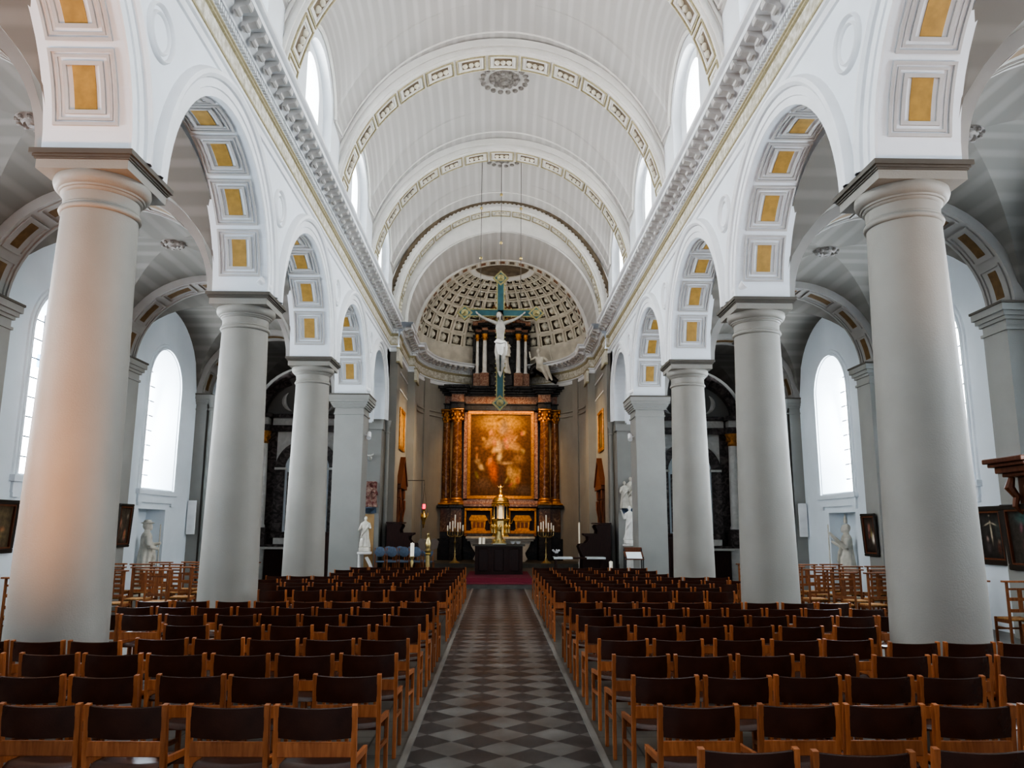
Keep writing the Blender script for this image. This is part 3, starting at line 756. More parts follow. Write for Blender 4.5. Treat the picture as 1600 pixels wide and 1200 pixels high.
for k in range(27):
    t0=PI*k/27+rad(.6);t1=PI*(k+1)/27-rad(.6)
    mb=MB(); mb.cframe(P,t0,t1,31.52,32.0,rad(.8),.06,-.001,.02,2); f=part('rib_panel',mb,'coffer',ab,30)
    mb=MB(); mb.cbar(P,t0+rad(1),t1-rad(1),31.6,31.94,-.001,.004,2)
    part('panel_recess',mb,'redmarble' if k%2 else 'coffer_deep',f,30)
# apse wall
mb=MB(); N=36
for i in range(N):
    p=[(AX-APR*math.cos(PI*j/N),APY+APR*math.sin(PI*j/N)) for j in (i,i+1)]
    mb.quad((*p[0],0),(*p[1],0),(*p[1],8.1),(*p[0],8.1)); 
aw=struct('wall_apse',mb,'column','curved apse wall behind the high altar','wall',smooth=40)
for z in (6.55,6.75):
    mb=MB(); sweep(mb,[(x,y) for x,y in apse],[(0,z-.04),(.05,z-.03),(.06,z),(.04,z+.03),(0,z+.04)]); part('apse_moulding',mb,'column',aw,30)
for k in (3,9,15,21):
    a=PI*k/24; mb=MB(); t=Vector((math.sin(a),math.cos(a)));n=Vector((math.cos(a),-math.sin(a)))
    p=Vector((AX-APR*math.cos(a),APY+APR*math.sin(a)))
    q=[p-t*.22-n*.02,p+t*.22-n*.02,p+t*.22+n*.08,p-t*.22+n*.08]; mb.prism([(v.x,v.y) for v in q],.3,8.1); part('apse_pilaster',mb,'column',aw,20)
# dome
mb=MB(); cf=MB(); dp=MB(); ro=MB(); fr=MB()
cx,cy,cz=AX,APY,ZV; RR=3.5
def S(az,el,r=RR): return (cx-r*math.cos(el)*math.cos(az),cy+r*math.cos(el)*math.sin(az),cz+r*math.sin(el))
NA=15; els=[rad(x) for x in (9,19,29,38.5,47,54.5,61,66.5)]
def patch(m,a0,a1,e0,e1,r=RR,n=3,k=2):
    for i in range(n):
        for j in range(k):
            A0=a0+(a1-a0)*i/n;A1=a0+(a1-a0)*(i+1)/n;E0=e0+(e1-e0)*j/k;E1=e0+(e1-e0)*(j+1)/k
            m.quad(S(A0,E0,r),S(A1,E0,r),S(A1,E1,r),S(A0,E1,r))
patch(mb,0,PI,rad(-5),els[0],RR,36,3)
for i in range(NA):
    a0=PI*i/NA;a1=PI*(i+1)/NA; da=a1-a0
    for j in range(len(els)-1):
        e0,e1=els[j],els[j+1];de=e1-e0
        # rib frame = border
        b=.085
        A=(a0,a0+da*b,a1-da*b,a1);E=(e0,e0+de*b,e1-de*b,e1)
        for ii in range(3):
            for jj in range(3):
                if ii==1 and jj==1: continue
                patch(mb,A[ii],A[ii+1],E[jj],E[jj+1],RR,1,1)
        # stepped recess
        r0=RR
        cur=(A[1],A[2],E[1],E[2])
        for dr,ins,mm in ((.09,.09,mb),(.15,.0,dp)):
            q=cur; r1=r0+dr
            c4=[(q[0],q[2]),(q[1],q[2]),(q[1],q[3]),(q[0],q[3])]
            for u in range(4):
                (x0,y0),(x1,y1)=c4[u],c4[(u+1)%4]
                mm.quad(S(x0,y0,r0),S(x1,y1,r0),S(x1,y1,r1),S(x0,y0,r1))
            if ins:
                n0=(q[0]+da*ins,q[1]-da*ins,q[2]+de*ins,q[3]-de*ins)
                c5=[(n0[0],n0[2]),(n0[1],n0[2]),(n0[1],n0[3]),(n0[0],n0[3])]
                for u in range(4):
                    cf.quad(S(*c4[u],r1),S(*c4[(u+1)%4],r1),S(*c5[(u+1)%4],r1),S(*c5[u],r1))
                cur=n0
            else: patch(dp,q[0],q[1],q[2],q[3],r1,1,1)
            r0=r1
        am,em=(a0+a1)/2,(e0+e1)/2; sc=math.cos(em)*da*RR*.22
        ro.ball(S(am,em,RR+.16),sc,8,5); 
        for k in range(5):
            t=2*PI*k/5+.3; ro.ball(S(am+math.cos(t)*da*.17,em+math.sin(t)*de*.17,RR+.20),sc*.62,6,4)
patch(mb,0,PI,els[-1],rad(71),RR,36,2)
for i in range(36):   # oculus cap
    a0=PI*i/36;a1=PI*(i+1)/36
    dp.add([S(a0,rad(71),RR),S(a1,rad(71),RR),S(a1,rad(73),RR+.1),S(a0,rad(73),RR+.1)],[(0,1,2,3)])
    dp.add([S(a0,rad(73),RR+.1),S(a1,rad(73),RR+.1),(cx,cy,cz+RR+.12)],[(0,1,2)])
dm=struct('ceiling_apse',mb,'coffer','coffered half dome over the high altar','ceiling',smooth=20)
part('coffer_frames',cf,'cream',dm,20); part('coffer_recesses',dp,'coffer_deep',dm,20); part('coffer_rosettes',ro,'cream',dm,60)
mb=MB(); 
for k in range(24):
    a0=PI*k/24; mb.cbar(lambda t,w,o:S(t,rad(70.5)-w,RR-o),a0,PI*(k+1)/24,0,rad(3.5),-.001,.05,1)
part('oculus_ring',mb,'rib',dm,30)
# chancel platform and steps, carpet
mb=MB(); mb.box(-4.0,4.0,24.0,24.45,0,.135); mb.box(-4.0,4.0,24.4,37,0,.27); mb.box(-3.2,3.36,31.0,36,.27,.42)
struct(trim_name(),mb,'stone_step','grey stone steps and platform of the sanctuary','platform',smooth=20)
mb=MB()
w=1.0
for a,b,z0,z1 in ((23.985,24.0,0,.14),):pass
pts=[(23.985,.125),(23.985,.15),(24.385,.15),(24.385,.285),(28.2,.285)]
pts2=[(28.2,.272),(24.40,.272),(24.40,.137),(23.998,.137),(23.998,.125)]
mb.prism_x(pts+pts2,-w,w)
single('red_carpet',mb,'carpet','red carpet runner over the sanctuary steps before the altar','carpet',smooth=20)
# ------------------------------------------------------------------ chairs
def leather_chair():
    t=thing('church_chair','x','chair')
    W=.215
    mb=MB()
    for k,s in enumerate((-1,1)):
        mb=MB(); x=s*W
        mb.cbox(x-.014,x+.014,-.022,.022,0,.46); 
        # slightly raked upper post
        o=mb.add([(x-.014,-.022,.455),(x+.014,-.022,.455),(x+.014,.022,.455),(x-.014,.022,.455),(x-.014,-.05,.78),(x+.014,-.05,.78),(x+.014,-.015,.785),(x-.014,-.015,.785)],
                 [(0,1,5,4),(1,2,6,5),(2,3,7,6),(3,0,4,7),(4,5,6,7)])
        part('rear_leg',mb,'oak',t,25)
        mb=MB(); mb.cbox(x-.014,x+.014,.36,.40,0,.455); part('front_leg',mb,'oak',t,25)
        mb=MB(); mb.bar((x,.015,.475),(x,.42,.44),.024,.035); part('side_rail',mb,'oak',t,25)
        mb=MB(); mb.bar((x,.02,.30),(x,.37,.27),.02,.03); part('side_stretcher',mb,'oak',t,25)
    mb=MB(); mb.cbox(-.205,.205,-.033,-.012,.505,.585); part('back_rail',mb,'oak',t,25)
    mb=MB(); mb.cbox(-.205,.205,.37,.392,.36,.415); part('front_rail',mb,'oak',t,25)
    # leather back: curved padded panel bulging to the rear
    mb=MB(); N=10;K=8; vs=[]
    for i in range(N+1):
        u=-1+2*i/N; cx=.203*u
        bow=-.032*(1-u*u)
        ring=[]
        for k in range(K):
            a=2*PI*k/K; 
            dy=.016*math.cos(a); dz=.085*(1 if math.sin(a)>0 else -1)*min(1,abs(math.sin(a))*1.35)
            z=.690+dz-.006*(1-u*u)
            ring.append((cx,-.028+bow-(z-.69)*.07+dy,z))
        vs+=ring
    fs=[(i*K+k,i*K+(k+1)%K,(i+1)*K+(k+1)%K,(i+1)*K+k) for i in range(N) for k in range(K)]+[tuple(range(K)),tuple(N*K+k for k in range(K))]
    mb.add(vs,fs); part('leather_back',mb,'leather',t,60)
    # seat
    mb=MB(); vs=[];N=8
    for i in range(N+1):
        for j in range(N+1):
            u=-1+2*i/N;v=-1+2*j/N
            vs.append((.198*u,.195+.19*v,.455-.018*(1-u*u)-.004*v+ (-.02 if abs(v)==1 else 0)))
    n1=len(vs); vs+= [(x,y,.42) for x,y,z in vs]
    fs=[(i*(N+1)+j,(i+1)*(N+1)+j,(i+1)*(N+1)+j+1,i*(N+1)+j+1) for i in range(N) for j in range(N)]
    fs+=[tuple(n1+q for q in f)[::-1] for f in fs[:N*N]]
    for i in range(N):
        for a,b in (((i,0),(i+1,0)),((i+1,N),(i,N)),((0,i+1),(0,i)),((N,i),(N,i+1))):
            p=a[0]*(N+1)+a[1];q=b[0]*(N+1)+b[1]; fs.append((p,q,n1+q,n1+p))
    mb.add(vs,fs); part('leather_seat',mb,'leather',t,50)
    return t
proto=leather_chair(); used=[False]
def chair(x,y,rz,label,group):
    if not used[0]:
        used[0]=True; proto.location=(x,y,0); proto.rotation_euler=(0,0,rz); tag(proto,label,group=group); return proto
    return dup(proto,(x,y,0),rz,label,group)
ROWS=[3.78,4.70,5.60,6.50,7.38,8.38,9.34,10.2,11.0,12.95,13.8,14.7,15.65,16.7,17.9,19.2,20.5]
# x extent (outer limit) per row
def clear(x,y):      # keep chairs off columns and piers
    for cyy in COLY[2:5]:
        if abs(abs(x)-4.4)<.50+.25 and cyy-.50-.42<y<cyy+.50+.08: return False
    if abs(abs(x)-4.4)<.55+.27 and 23.3-.6-.44<y: return False
    return True
for sd in (-1,1):
    rowno=0
    for ri,y in enumerate(ROWS):
        if sd<0 and ri==0: continue
        rowno+=1
        lim={0:2.9,1:3.6,2:4.1,3:5.0,4:5.3,5:3.75,6:4.7,7:4.8,8:4.9,9:3.85,10:3.9,11:4.9,12:4.9,13:4.9,14:3.9,15:3.9,16:3.9}[ri]
        if sd<0 and ri==1: lim=3.4
        x=.84+.229; k=0; g=R.uniform(.482,.492)
        off={9:-.0}.get(ri,0)
        while x+.215<lim+.1:
            k+=1
            yy=y+R.uniform(-.025,.025)+ (0.0)
            rz=R.uniform(-.025,.025)
            dy=(7.21-yy) if (ri==4 and x>3.2) else 0
            if dy or clear(x,yy+dy):
                chair(sd*x,yy+dy,rz,'brown leather chair, %s block, %s row from the camera, %s seat from the aisle'%(SIDE[sd],ORD[rowno-1],ORD[k-1]),'leather chairs of the %s nave block'%SIDE[sd])
            x+=g+R.uniform(-.002,.02)+(.07 if R.random()<.12 else 0)
# dark chair half hidden behind the near columns
# ladder-back prie-dieu chairs in the aisles
def ladder_chair():
    t=thing('ladder_back_chair','x','chair')
    for s in (-1,1):
        mb=MB(); x=s*.19; mb.cbox(x-.016,x+.016,-.018,.018,0,.97); part('rear_leg',mb,'oldwood',t,25)
        mb=MB(); mb.cbox(x-.016,x+.016,.34,.375,0,.43); part('front_leg',mb,'oldwood',t,25)
        mb=MB(); mb.bar((x,.01,.38),(x,.36,.38),.02,.045); mb.bar((x,.01,.28),(x,.36,.28),.018,.02); part('side_rail',mb,'oldwood',t,25)
    mb=MB(); mb.cbox(-.25,.25,-.05,.05,.97,.995); part('top_ledge',mb,'oldwood',t,25)
    for z,h in ((.87,.03),(.72,.05),(.55,.05)):
        mb=MB(); mb.cbox(-.175,.175,-.009,.009,z-h/2,z+h/2); part('back_slat',mb,'oldwood',t,25)
    mb=MB(); mb.cbox(-.035,.035,-.008,.008,.57,.86); part('back_splat',mb,'oldwood',t,25)
    mb=MB(); mb.cbox(-.18,.18,.0,.36,.395,.43,.012); part('rush_seat',mb,'rush',t,25)
    mb=MB(); mb.bar((-.18,.355,.25),(.18,.355,.25),.02,.025); part('front_stretcher',mb,'oldwood',t,25)
    return t
lproto=ladder_chair(); lu=[False]
def lchair(x,y,rz,label,group):
    if not lu[0]:
        lu[0]=True; lproto.location=(x,y,0); lproto.rotation_euler=(0,0,rz); tag(lproto,label,group=group); return
    dup(lproto,(x,y,0),rz,label,group)
for sd in (-1,1):
    rr=0
    for y in (14.6,15.9,17.0,18.1):
        rr+=1; kk=0
        for x in (5.6,6.22,6.84,7.46,8.08):
            if abs(y-18.3)<.5 and x>7.9: continue
            if y<15 and x<6: continue
            kk+=1
            lchair(sd*(x+R.uniform(-.03,.03)),y+R.uniform(-.2,.2),R.uniform(-.12,.12)+(PI if (rr%2==0 and kk%3==0) else 0),
              'tall ladder-back wooden chair in the %s aisle, %s row, %s from the nave'%(SIDE[sd],ORD[rr-1],ORD[kk-1]),'ladder-back chairs of the %s aisle'%SIDE[sd])
    for i,(x,y,r) in enumerate(((7.75,11.3,.1),(8.3,11.4,-.1),(7.4,10.2,.15),(7.95,10.1,0.05),(7.3,12.4,0),(7.95,12.3,0))):
        lchair(sd*x,y,r,'ladder-back wooden chair near the %s outer wall beside the near column, place %s'%(SIDE[sd],ORD[i]),'ladder-back chairs behind the near %s column'%SIDE[sd])
# ------------------------------------------------------------------ paintings (canvas with colours on a vertex grid)
def canvas(w,h,blobs,base,nx=56,ny=72,seed=1,edge=.6):
    rr=random.Random(seed); mb=MB(); mb.col=[]
    for j in range(ny+1):
        for i in range(nx+1):
            u=i/nx;v=j/ny; mb.v.append(((u-.5)*w,0,v*h))
            c=Vector(base)
            for bx,by,sx,sy,rot,col,al in blobs:
                dx,dy=u-bx,v-by; ca,sa=math.cos(rot),math.sin(rot)
                p=(dx*ca+dy*sa)/sx;q=(-dx*sa+dy*ca)/sy
                k=math.exp(-(p*p+q*q)**1.5)*al
                c=c*(1-k)+Vector(col)*k
            e=min(u,1-u,v,1-v); c=c*(edge+(1-edge)*min(1,e*5))
            c=c*(1+rr.uniform(-.08,.08)); mb.col.append(tuple(c))
    mb.f=[(j*(nx+1)+i,j*(nx+1)+i+1,(j+1)*(nx+1)+i+1,(j+1)*(nx+1)+i) for j in range(ny) for i in range(nx)]
    return mb
def framed(name,label,w,h,blobs,base,loc,rz,fw=.08,fd=.06,fm='frame_dark',seed=1,tilt=0,nx=56,ny=72):
    t=thing(name,label,'painting',loc,rz); t.rotation_euler=(tilt,0,rz)
    mb=MB(); x=w/2
    for a,b,c,d in ((-x-fw,x+fw,-fw,0),(-x-fw,x+fw,h,h+fw),(-x-fw,-x,0,h),(x,x+fw,0,h)): mb.cbox(a,b,-fd,0,c,d,.012)
    part('frame',mb,fm,t,25)
    mb=MB()
    for a,b,c,d in ((-x-.0,x+.0,-.0,.03),(-x,x,h-.03,h),(-x,-x+.03,.03,h-.03),(x-.03,x,.03,h-.03)): mb.box(a,b,-fd+.01,-.005,c,d)
    part('inner_moulding',mb,'gilt' if fm=='gilt' else 'redwood',t,25)
    cv=canvas(w-.02,h-.02,blobs,base,nx,ny,seed); o=part('canvas',cv,'paint',t,None,(0,-.02,.01))
    return t
W_=(.75,.62,.45)
fig=[]
rr=random.Random(5)
# high altar painting
bl=[(.5,.90,.33,.11,0,(.62,.36,.09),.9),(.5,.70,.22,.16,0,(.34,.17,.05),.7),(.5,.985,.2,.03,0,(.5,.3,.1),.6)]
bl+=[(.46,.93,.05,.018,.3,(.20,.09,.03),.9),(.54,.94,.04,.012,-.4,(.22,.10,.03),.9),(.56,.85,.06,.09,.2,(.25,.18,.14),.85),(.52,.79,.05,.05,0,(.45,.30,.2),.7),
 (.54,.62,.08,.06,0,(.22,.18,.14),.8),(.47,.60,.04,.08,.3,(.85,.55,.25),.8),(.42,.56,.05,.03,0,(.9,.65,.35),.7),(.65,.68,.10,.10,0,(.45,.22,.10),.8),(.33,.66,.12,.05,.5,(.5,.3,.14),.8),
 (.72,.60,.12,.05,-.3,(.55,.33,.15),.7),(.48,.47,.04,.05,-.5,(.9,.7,.4),.8),(.58,.40,.12,.02,0,(.7,.5,.3),.6),(.38,.30,.07,.14,.3,(.60,.16,.05),.95),(.31,.40,.05,.04,.7,(.65,.22,.07),.9),
 (.18,.35,.05,.035,-.5,(.75,.55,.3),.8),(.12,.42,.05,.03,0,(.5,.35,.2),.8),(.72,.22,.07,.12,-.2,(.62,.38,.14),.85),(.65,.30,.05,.07,0,(.7,.45,.2),.8),(.80,.25,.03,.08,0,(.55,.3,.12),.8),
 (.22,.15,.14,.08,0,(.22,.13,.08),.8),(.5,.2,.06,.2,0,(.12,.06,.04),.8),(.8,.45,.1,.06,0,(.35,.2,.1),.8),(.9,.08,.15,.06,0,(.20,.14,.10),.7)]
for i in range(26): bl.append((rr.uniform(.1,.9),rr.uniform(.1,.8),rr.uniform(.015,.04),rr.uniform(.015,.05),rr.uniform(-1,1),(rr.uniform(.4,.8),rr.uniform(.2,.45),rr.uniform(.08,.2)),.6))
ALT=(AX,34.55)
framed('altar_painting','huge warm-toned religious painting in gilded frame above the high altar',2.70,3.62,bl,(.15,.07,.03),(ALT[0],34.52,3.12),0,.11,.08,'gilt',3,nx=90,ny=110)
# side wall pictures : x,y,z0,rz
figs=lambda s:[(rr.uniform(.2,.8),rr.uniform(.15,.75),rr.uniform(.04,.1),rr.uniform(.06,.16),rr.uniform(-.5,.5),(rr.uniform(.2,.5),rr.uniform(.12,.3),rr.uniform(.06,.2)),.8) for _ in range(s)]
crf=[(.5,.56,.035,.20,0,(.62,.55,.42),.95),(.5,.78,.035,.03,0,(.5,.42,.3),.9),(.36,.74,.13,.018,.25,(.62,.55,.42),.9),(.64,.74,.13,.018,-.25,(.62,.55,.42),.9),(.5,.92,.04,.02,0,(.5,.45,.35),.8),(.3,.42,.05,.06,0,(.5,.35,.3),.8),(.3,.25,.07,.12,0,(.12,.10,.10),.8),(.78,.38,.05,.05,0,(.4,.28,.2),.7),(.75,.22,.08,.12,0,(.2,.08,.05),.8),(.85,.6,.2,.2,0,(.08,.10,.09),.8)]
LX=WX-.005
framed('wall_painting','dark framed crucifixion painting on the right aisle wall behind the near column',.70,.86,crf,(.05,.045,.04),(LX,14.28,1.24),-PI/2,.09,.07,seed=4,tilt=.06)
framed('wall_painting','dark framed painting with teal sky at the right edge beside the crucifixion picture',.95,.9,figs(10)+[(.5,.85,.3,.12,0,(.06,.14,.13),.8)],(.06,.05,.04),(8.575,12.80,1.20),-PI/2,.09,.07,seed=5,tilt=.06)
framed('wall_painting','small dark painting with a white figure on the right aisle pilaster',.55,.85,figs(5)+[(.75,.4,.12,.14,0,(.75,.7,.62),.95)],(.06,.045,.035),(8.572,18.3,1.22),-PI/2,.06,.06,seed=6,tilt=.05)
framed('wall_painting','narrow dark painting hanging on the left aisle pilaster behind the near column',.55,.85,figs(9),(.09,.07,.05),(-8.572,18.3,1.36),PI/2,.06,.06,seed=7,tilt=.05)
framed('wall_painting','large dark painting with many figures at the left edge of the aisle wall',1.0,.78,figs(14),(.16,.12,.07),(-LX,14.15,1.36),PI/2,.08,.07,seed=8,tilt=.05)
framed('wall_painting','gilt framed glowing painting on the left chancel wall above the doorway',1.25,1.35,figs(6),(.55,.30,.08),(-3.775+AX,29.5,4.7),PI/2,.10,.07,'gilt',9)
framed('wall_painting','gilt framed dark painting on the right chancel wall above the doorway',1.25,1.35,figs(6),(.20,.11,.04),(3.775+AX,29.4,4.7),-PI/2,.10,.07,'gilt',10)
# small white station panel on pier respond left/right
for sd in (-1,1):
    mb=MB(); mb.cbox(-.12,.12,-.05,0,0,.95,.01)
    single('wall_panel',mb,'white','narrow pale panel fixed to the far %s aisle pilaster'%SIDE[sd],'panel',(sd*8.745,22.865,1.55),0,smooth=25)
# carved doorways in chancel
for sd in (-1,1):
    t=thing('carved_doorway','dark carved wooden doorway with pedimented top in the %s chancel wall'%SIDE[sd],'doorway',(sd*3.775+AX,29.6,.27),-sd*PI/2); t.scale=(1,.55,1)
    mb=MB()
    for s in (-1,1):
        mb.cbox(s*.62-.13,s*.62+.13,-.16,0,0,2.9,.01); mb.cbox(s*.62-.16,s*.62+.16,-.22,0,2.55,2.9,.02); mb.cbox(s*.62-.16,s*.62+.16,-.2,0,0,.3,.01)
        mb.tube([(s*.62,-.2,2.5),(s*.62,-.22,2.2),(s*.62,-.16,1.9)],[.09,.07,.02],8)
    part('door_frame',mb,'redwood',t,30)
    mb=MB(); mb.cbox(-.95,.95,-.30,0,2.9,3.05,.015); mb.prism_y([(-.98,3.05),(.98,3.05),(0,3.95)],-.26,0); mb.prism_y([(-1.05,3.05),(-.98,3.05),(0,3.98),(.98,3.05),(1.05,3.05),(0,4.10)],-.34,0)
    part('pediment',mb,'redwood',t,30)
    mb=MB(); mb.cbox(-.49,.49,-.05,0,0,2.9,.01); 
    for s in (-1,1):
        for z0,z1 in ((.2,1.2),(1.35,2.6)): mb.cbox(s*.24-.17,s*.24+.17,-.075,-.04,z0,z1,.012)
    part('door_leaf',mb,'darkwood',t,30)
# choir stall ends / wooden thrones
def stall(sd,x,y,lab):
    t=thing('choir_stall',lab,'stall',(x,y,.27)); s=-sd
    mb=MB()
    poly=[(0,0),(.95,0),(.92,.55),(1.05,.90),(1.0,.98),(.82,1.0),(.72,1.12),(.74,1.22),(.86,1.28),(.86,1.33),(.44,1.33),(.42,1.42),(.50,1.55),(.46,1.62),(0,1.64)]
    mb.prism_y([(s*px,z) for px,z in poly],-.04,.04); part('stall_end',mb,'darkwood',t,25); mb=MB(); mb.prism_y([(s*px,z) for px,z in poly],.9,.98); part('stall_end',mb,'darkwood',t,25)
    mb=MB(); a,b=sorted((0,s*.06)); mb.box(a,b,.04,.9,0,1.62); part('stall_back',mb,'darkwood',t,25)
    mb=MB(); a,b=sorted((s*.06,s*.62)); mb.box(a,b,.04,.9,.42,.47); part('stall_seat',mb,'darkwood',t,25)
    mb=MB(); a,b=sorted((-s*.02,s*.52)); mb.box(a,b,-.08,1.02,1.64,1.68); part('stall_cornice',mb,'darkwood',t,25)
stall(-1,-3.70,26.5,'tall dark carved choir stall on the left beside the chancel arch')
stall(1,3.70,26.5,'tall dark carved choir stall on the right beside the chancel arch')
# ------------------------------------------------------------------ statues
def robed(h,seed=1,hat=False,arm_l=(.5,.15,.62),arm_r=(-.45,.2,.55),lean=0,seg=36):
    """returns MB of robed statue, height h, facing -y"""
    q=random.Random(seed); mb=MB(); s=h
    K=seg; rows=[]
    prof=[(0,.17,.13),(.03,.175,.14),(.15,.155,.125),(.3,.135,.115),(.45,.125,.105),(.55,.115,.095),(.62,.105,.085),(.70,.12,.085),(.77,.125,.08),(.81,.09,.065),(.835,.042,.045),(.86,.036,.04)]
    vs=[]
    ph=q.uniform(0,6)
    for z,a,b in prof:
        for k in range(K):
            t=2*PI*k/K; amp=.10*max(0,1-z/.7)+.03*(z<.8)
            f=1+amp*math.sin(7*t+ph+z*5)+amp*.6*math.sin(11*t+ph*2-z*9)
            vs.append((s*(a*f*math.cos(t)+lean*z),s*b*f*math.sin(t),s*z))
    fs=[(j*K+k,j*K+(k+1)%K,(j+1)*K+(k+1)%K,(j+1)*K+k) for j in range(len(prof)-1) for k in range(K)]
    fs+=[tuple(range(K))[::-1],tuple((len(prof)-1)*K+k for k in range(K))]
    mb.add(vs,fs)
    hx=lean*.9*s
    mb.ball((hx,-.012*s,.925*s),.048*s,14,10,rz=.066*s,ry=.058*s)
    mb.ball((hx,-.070*s,.918*s),.012*s,6,5,rz=.018*s)
    mb.ball((hx,-.052*s,.885*s),.026*s,8,6,rz=.03*s)
    mb.ball((hx,.015*s,.93*s),.056*s,12,8,rz=.066*s)
    if hat: mb.lathe([(.10*s,0),(.105*s,.008*s),(.06*s,.02*s),(.05*s,.05*s),(.001,.06*s)],(hx,0,.965*s),20)
    for sgn,(ax,ay,az) in ((1,arm_l),(-1,arm_r)):
        sh=(sgn*.105*s+lean*.78*s,0,.775*s)
        el=(sgn*.16*s+lean*.62*s,-.03*s,.62*s)
        hd=(ax*.4*s,-ay*s,az*s)
        mb.tube([sh,el],[.045*s,.042*s],10); mb.tube([el,hd],[.042*s,.022*s],10); mb.ball(hd,.026*s,8,6)
    # drape across
    pts=[(.12*s,-.06*s,.72*s),(.03*s,-.11*s,.55*s),(-.08*s,-.12*s,.42*s),(-.13*s,-.06*s,.3*s)]
    mb.tube(pts,[.03*s,.035*s,.035*s,.02*s],8)
    return mb
def statue(name,label,h,m,loc,rz,seed=1,parent_parts=(),**kw):
    t=thing(name,label,'statue',loc,rz)
    mb=robed(h,seed,**kw)
    fpart('figure',mb,m,t,h*.009,2,(0,0,.12 if 'base' in parent_parts else 0))
    if 'base' in parent_parts:
        b=MB(); b.cbox(-.17*h,.17*h,-.15*h,.15*h,0,.12,.02); part('plinth',b,m,t,25)
    return t
t=statue('niche_statue','tall grey stone statue of a bearded pilgrim in a hat with a child',1.66,'statue',(-9.05,20.75,.12),PI/2+.5,2,('base',),hat=True,arm_l=(.12,.2,.66),arm_r=(-.25,.16,.58))
mb=robed(.95,3,arm_l=(.2,.2,.7),arm_r=(-.2,.2,.6)); fpart('child_figure',mb,'statue',t,.012,2,(.36,-.1,.12))
mb=MB(); mb.tube([(.2,-.33,.12),(.2,-.33,1.7)],.015,8); part('staff',mb,'statue',t)
b=MB(); b.cbox(-9.36,-8.6,20.0,21.2,0,.12,.02); single('statue_plinth',b,'statue','low stone block under the pilgrim statue in the left niche','plinth',smooth=25)
t=statue('niche_statue','grey stone statue of a bishop holding a crosier in the right niche',1.68,'statue',(9.05,20.75,.12),-PI/2-.35,5,('base',),arm_l=(.5,.25,.85),arm_r=(-.9,.2,.72))
mb=MB(); mb.tube([(.22,-.45,.12),(.21,-.44,1.6)],.016,8); mb.tube([(.21+.09*math.sin(k*.6)*(1-k*.06)-.0,-.44,1.7-.09*math.cos(k*.6)*(1-k*.06)) for k in range(12)],.014,6); part('crosier',mb,'statue',t,50)
mb=MB(); mb.lathe([(.075,0),(.085,.05),(.075,.12),(.02,.24),(.001,.25)],(0,-.0,1.80),10,sy=.6); part('mitre',mb,'statue',t,40)
b=MB(); b.cbox(8.6,9.36,20.0,21.2,0,.12,.02); single('statue_plinth',b,'statue','low stone block under the bishop statue in the right niche','plinth',smooth=25)
# pier statues near chancel
def bracket(label,loc,rz,w=.5,m='greymarble'):
    mb=MB(); mb.lathe([(.02,-.18),(.08,-.15),(.17,-.08),(w/2-.02,-.04),(w/2,-.03),(w/2,0)],n=20,a0=PI,a1=2*PI); mb.cbox(-w/2,w/2,-.03,.01,-.18,0,.004)
    single('wall_bracket',mb,'blue_fabric' if m=='b' else m,label,'bracket',loc,rz,smooth=40)
PF=26.44
bracket('grey console under the coloured relief group left of the chancel',(-4.30,PF-.09,2.42),0,.5,'b')
t=thing('relief_group','red and cream sculpted group on a console left of the chancel','sculpture',(-4.30,PF-.2,2.42))
mb=MB(); mb.cbox(-.25,.25,.05,.17,0,.85,.03); part('back_panel',mb,'relief',t,30)
for i,(x,h) in enumerate(((-.17,.62),(.02,.80),(.19,.66))):
    mb=robed(h,20+i,seg=20); fpart('carved_figure',mb,'relief',t,.011,2,(x,-.02,0))
mb=MB(); mb.tube([(0,0,0),(0,-.14,.06),(0,-.2,.12)],[.05,.04,.04],8); mb.tube([(-.14,-.2,.16),(0,-.2,.1),(.14,-.2,.16)],.025,6); mb.ball((0,-.06,.05),.07,8,6)
single('carved_dove',mb,'statue_white','small white carved ornament on the pier above the coloured relief','ornament',(-4.32,PF-.01,4.0),smooth=50)
mb=MB(); mb.box(-4.48,-4.12,PF-.012,PF+.01,.3,2.2); single('wall_panel',mb,'terracotta','ochre panel on the pier behind the white Madonna statue','panel')
bracket('grey console under the white statue group right of the chancel',(4.32,PF-.09,2.42),0,.5,'b')
t=thing('relief_group','cream sculpted group of standing figures on a console right of the chancel','sculpture',(4.32,PF-.2,2.42))
for i,(x,h) in enumerate(((-.17,.9),(.05,1.05),(.2,.75))):
    mb=robed(h,30+i,seg=20,arm_l=(.6,.2,.85)); fpart('carved_figure',mb,'statue',t,.012,2,(x,-.02 if i!=1 else .05,0))
statue('madonna_statue','small white statue of a crowned woman on a scrolled pedestal, left',.86,'statue',(-3.76,22.55,1.10),0,41,('base',))
t=thing('scrolled_pedestal','white scrolled pedestal beneath the crowned statue against the left pier','pedestal',(-3.76,22.55,0))
mb=MB(); mb.cbox(-.18,.18,-.17,.17,1.03,1.10,.01); mb.cbox(-.16,.16,-.14,.14,0,.10,.01); part('pedestal_top',mb,'whitemarble',t,25)
mb=MB(); mb.tube([(.05+.16*math.sin(PI*k/12),-.12,.95-.80*k/12) for k in range(13)],.03,6); mb.tube([(.05+.16*math.sin(PI*k/12),.12,.95-.80*k/12) for k in range(13)],.03,6); mb.cbox(-.16,-.10,-.15,.15,.1,1.03,.01); part('scroll_support',mb,'whitemarble',t,50)
statue('standing_statue','small white statue of a man with raised arm right of the chancel',1.05,'statue_white',(4.05,24.7,1.3),0,43,('base',),arm_l=(.9,.15,.95),arm_r=(-.7,.2,.85))
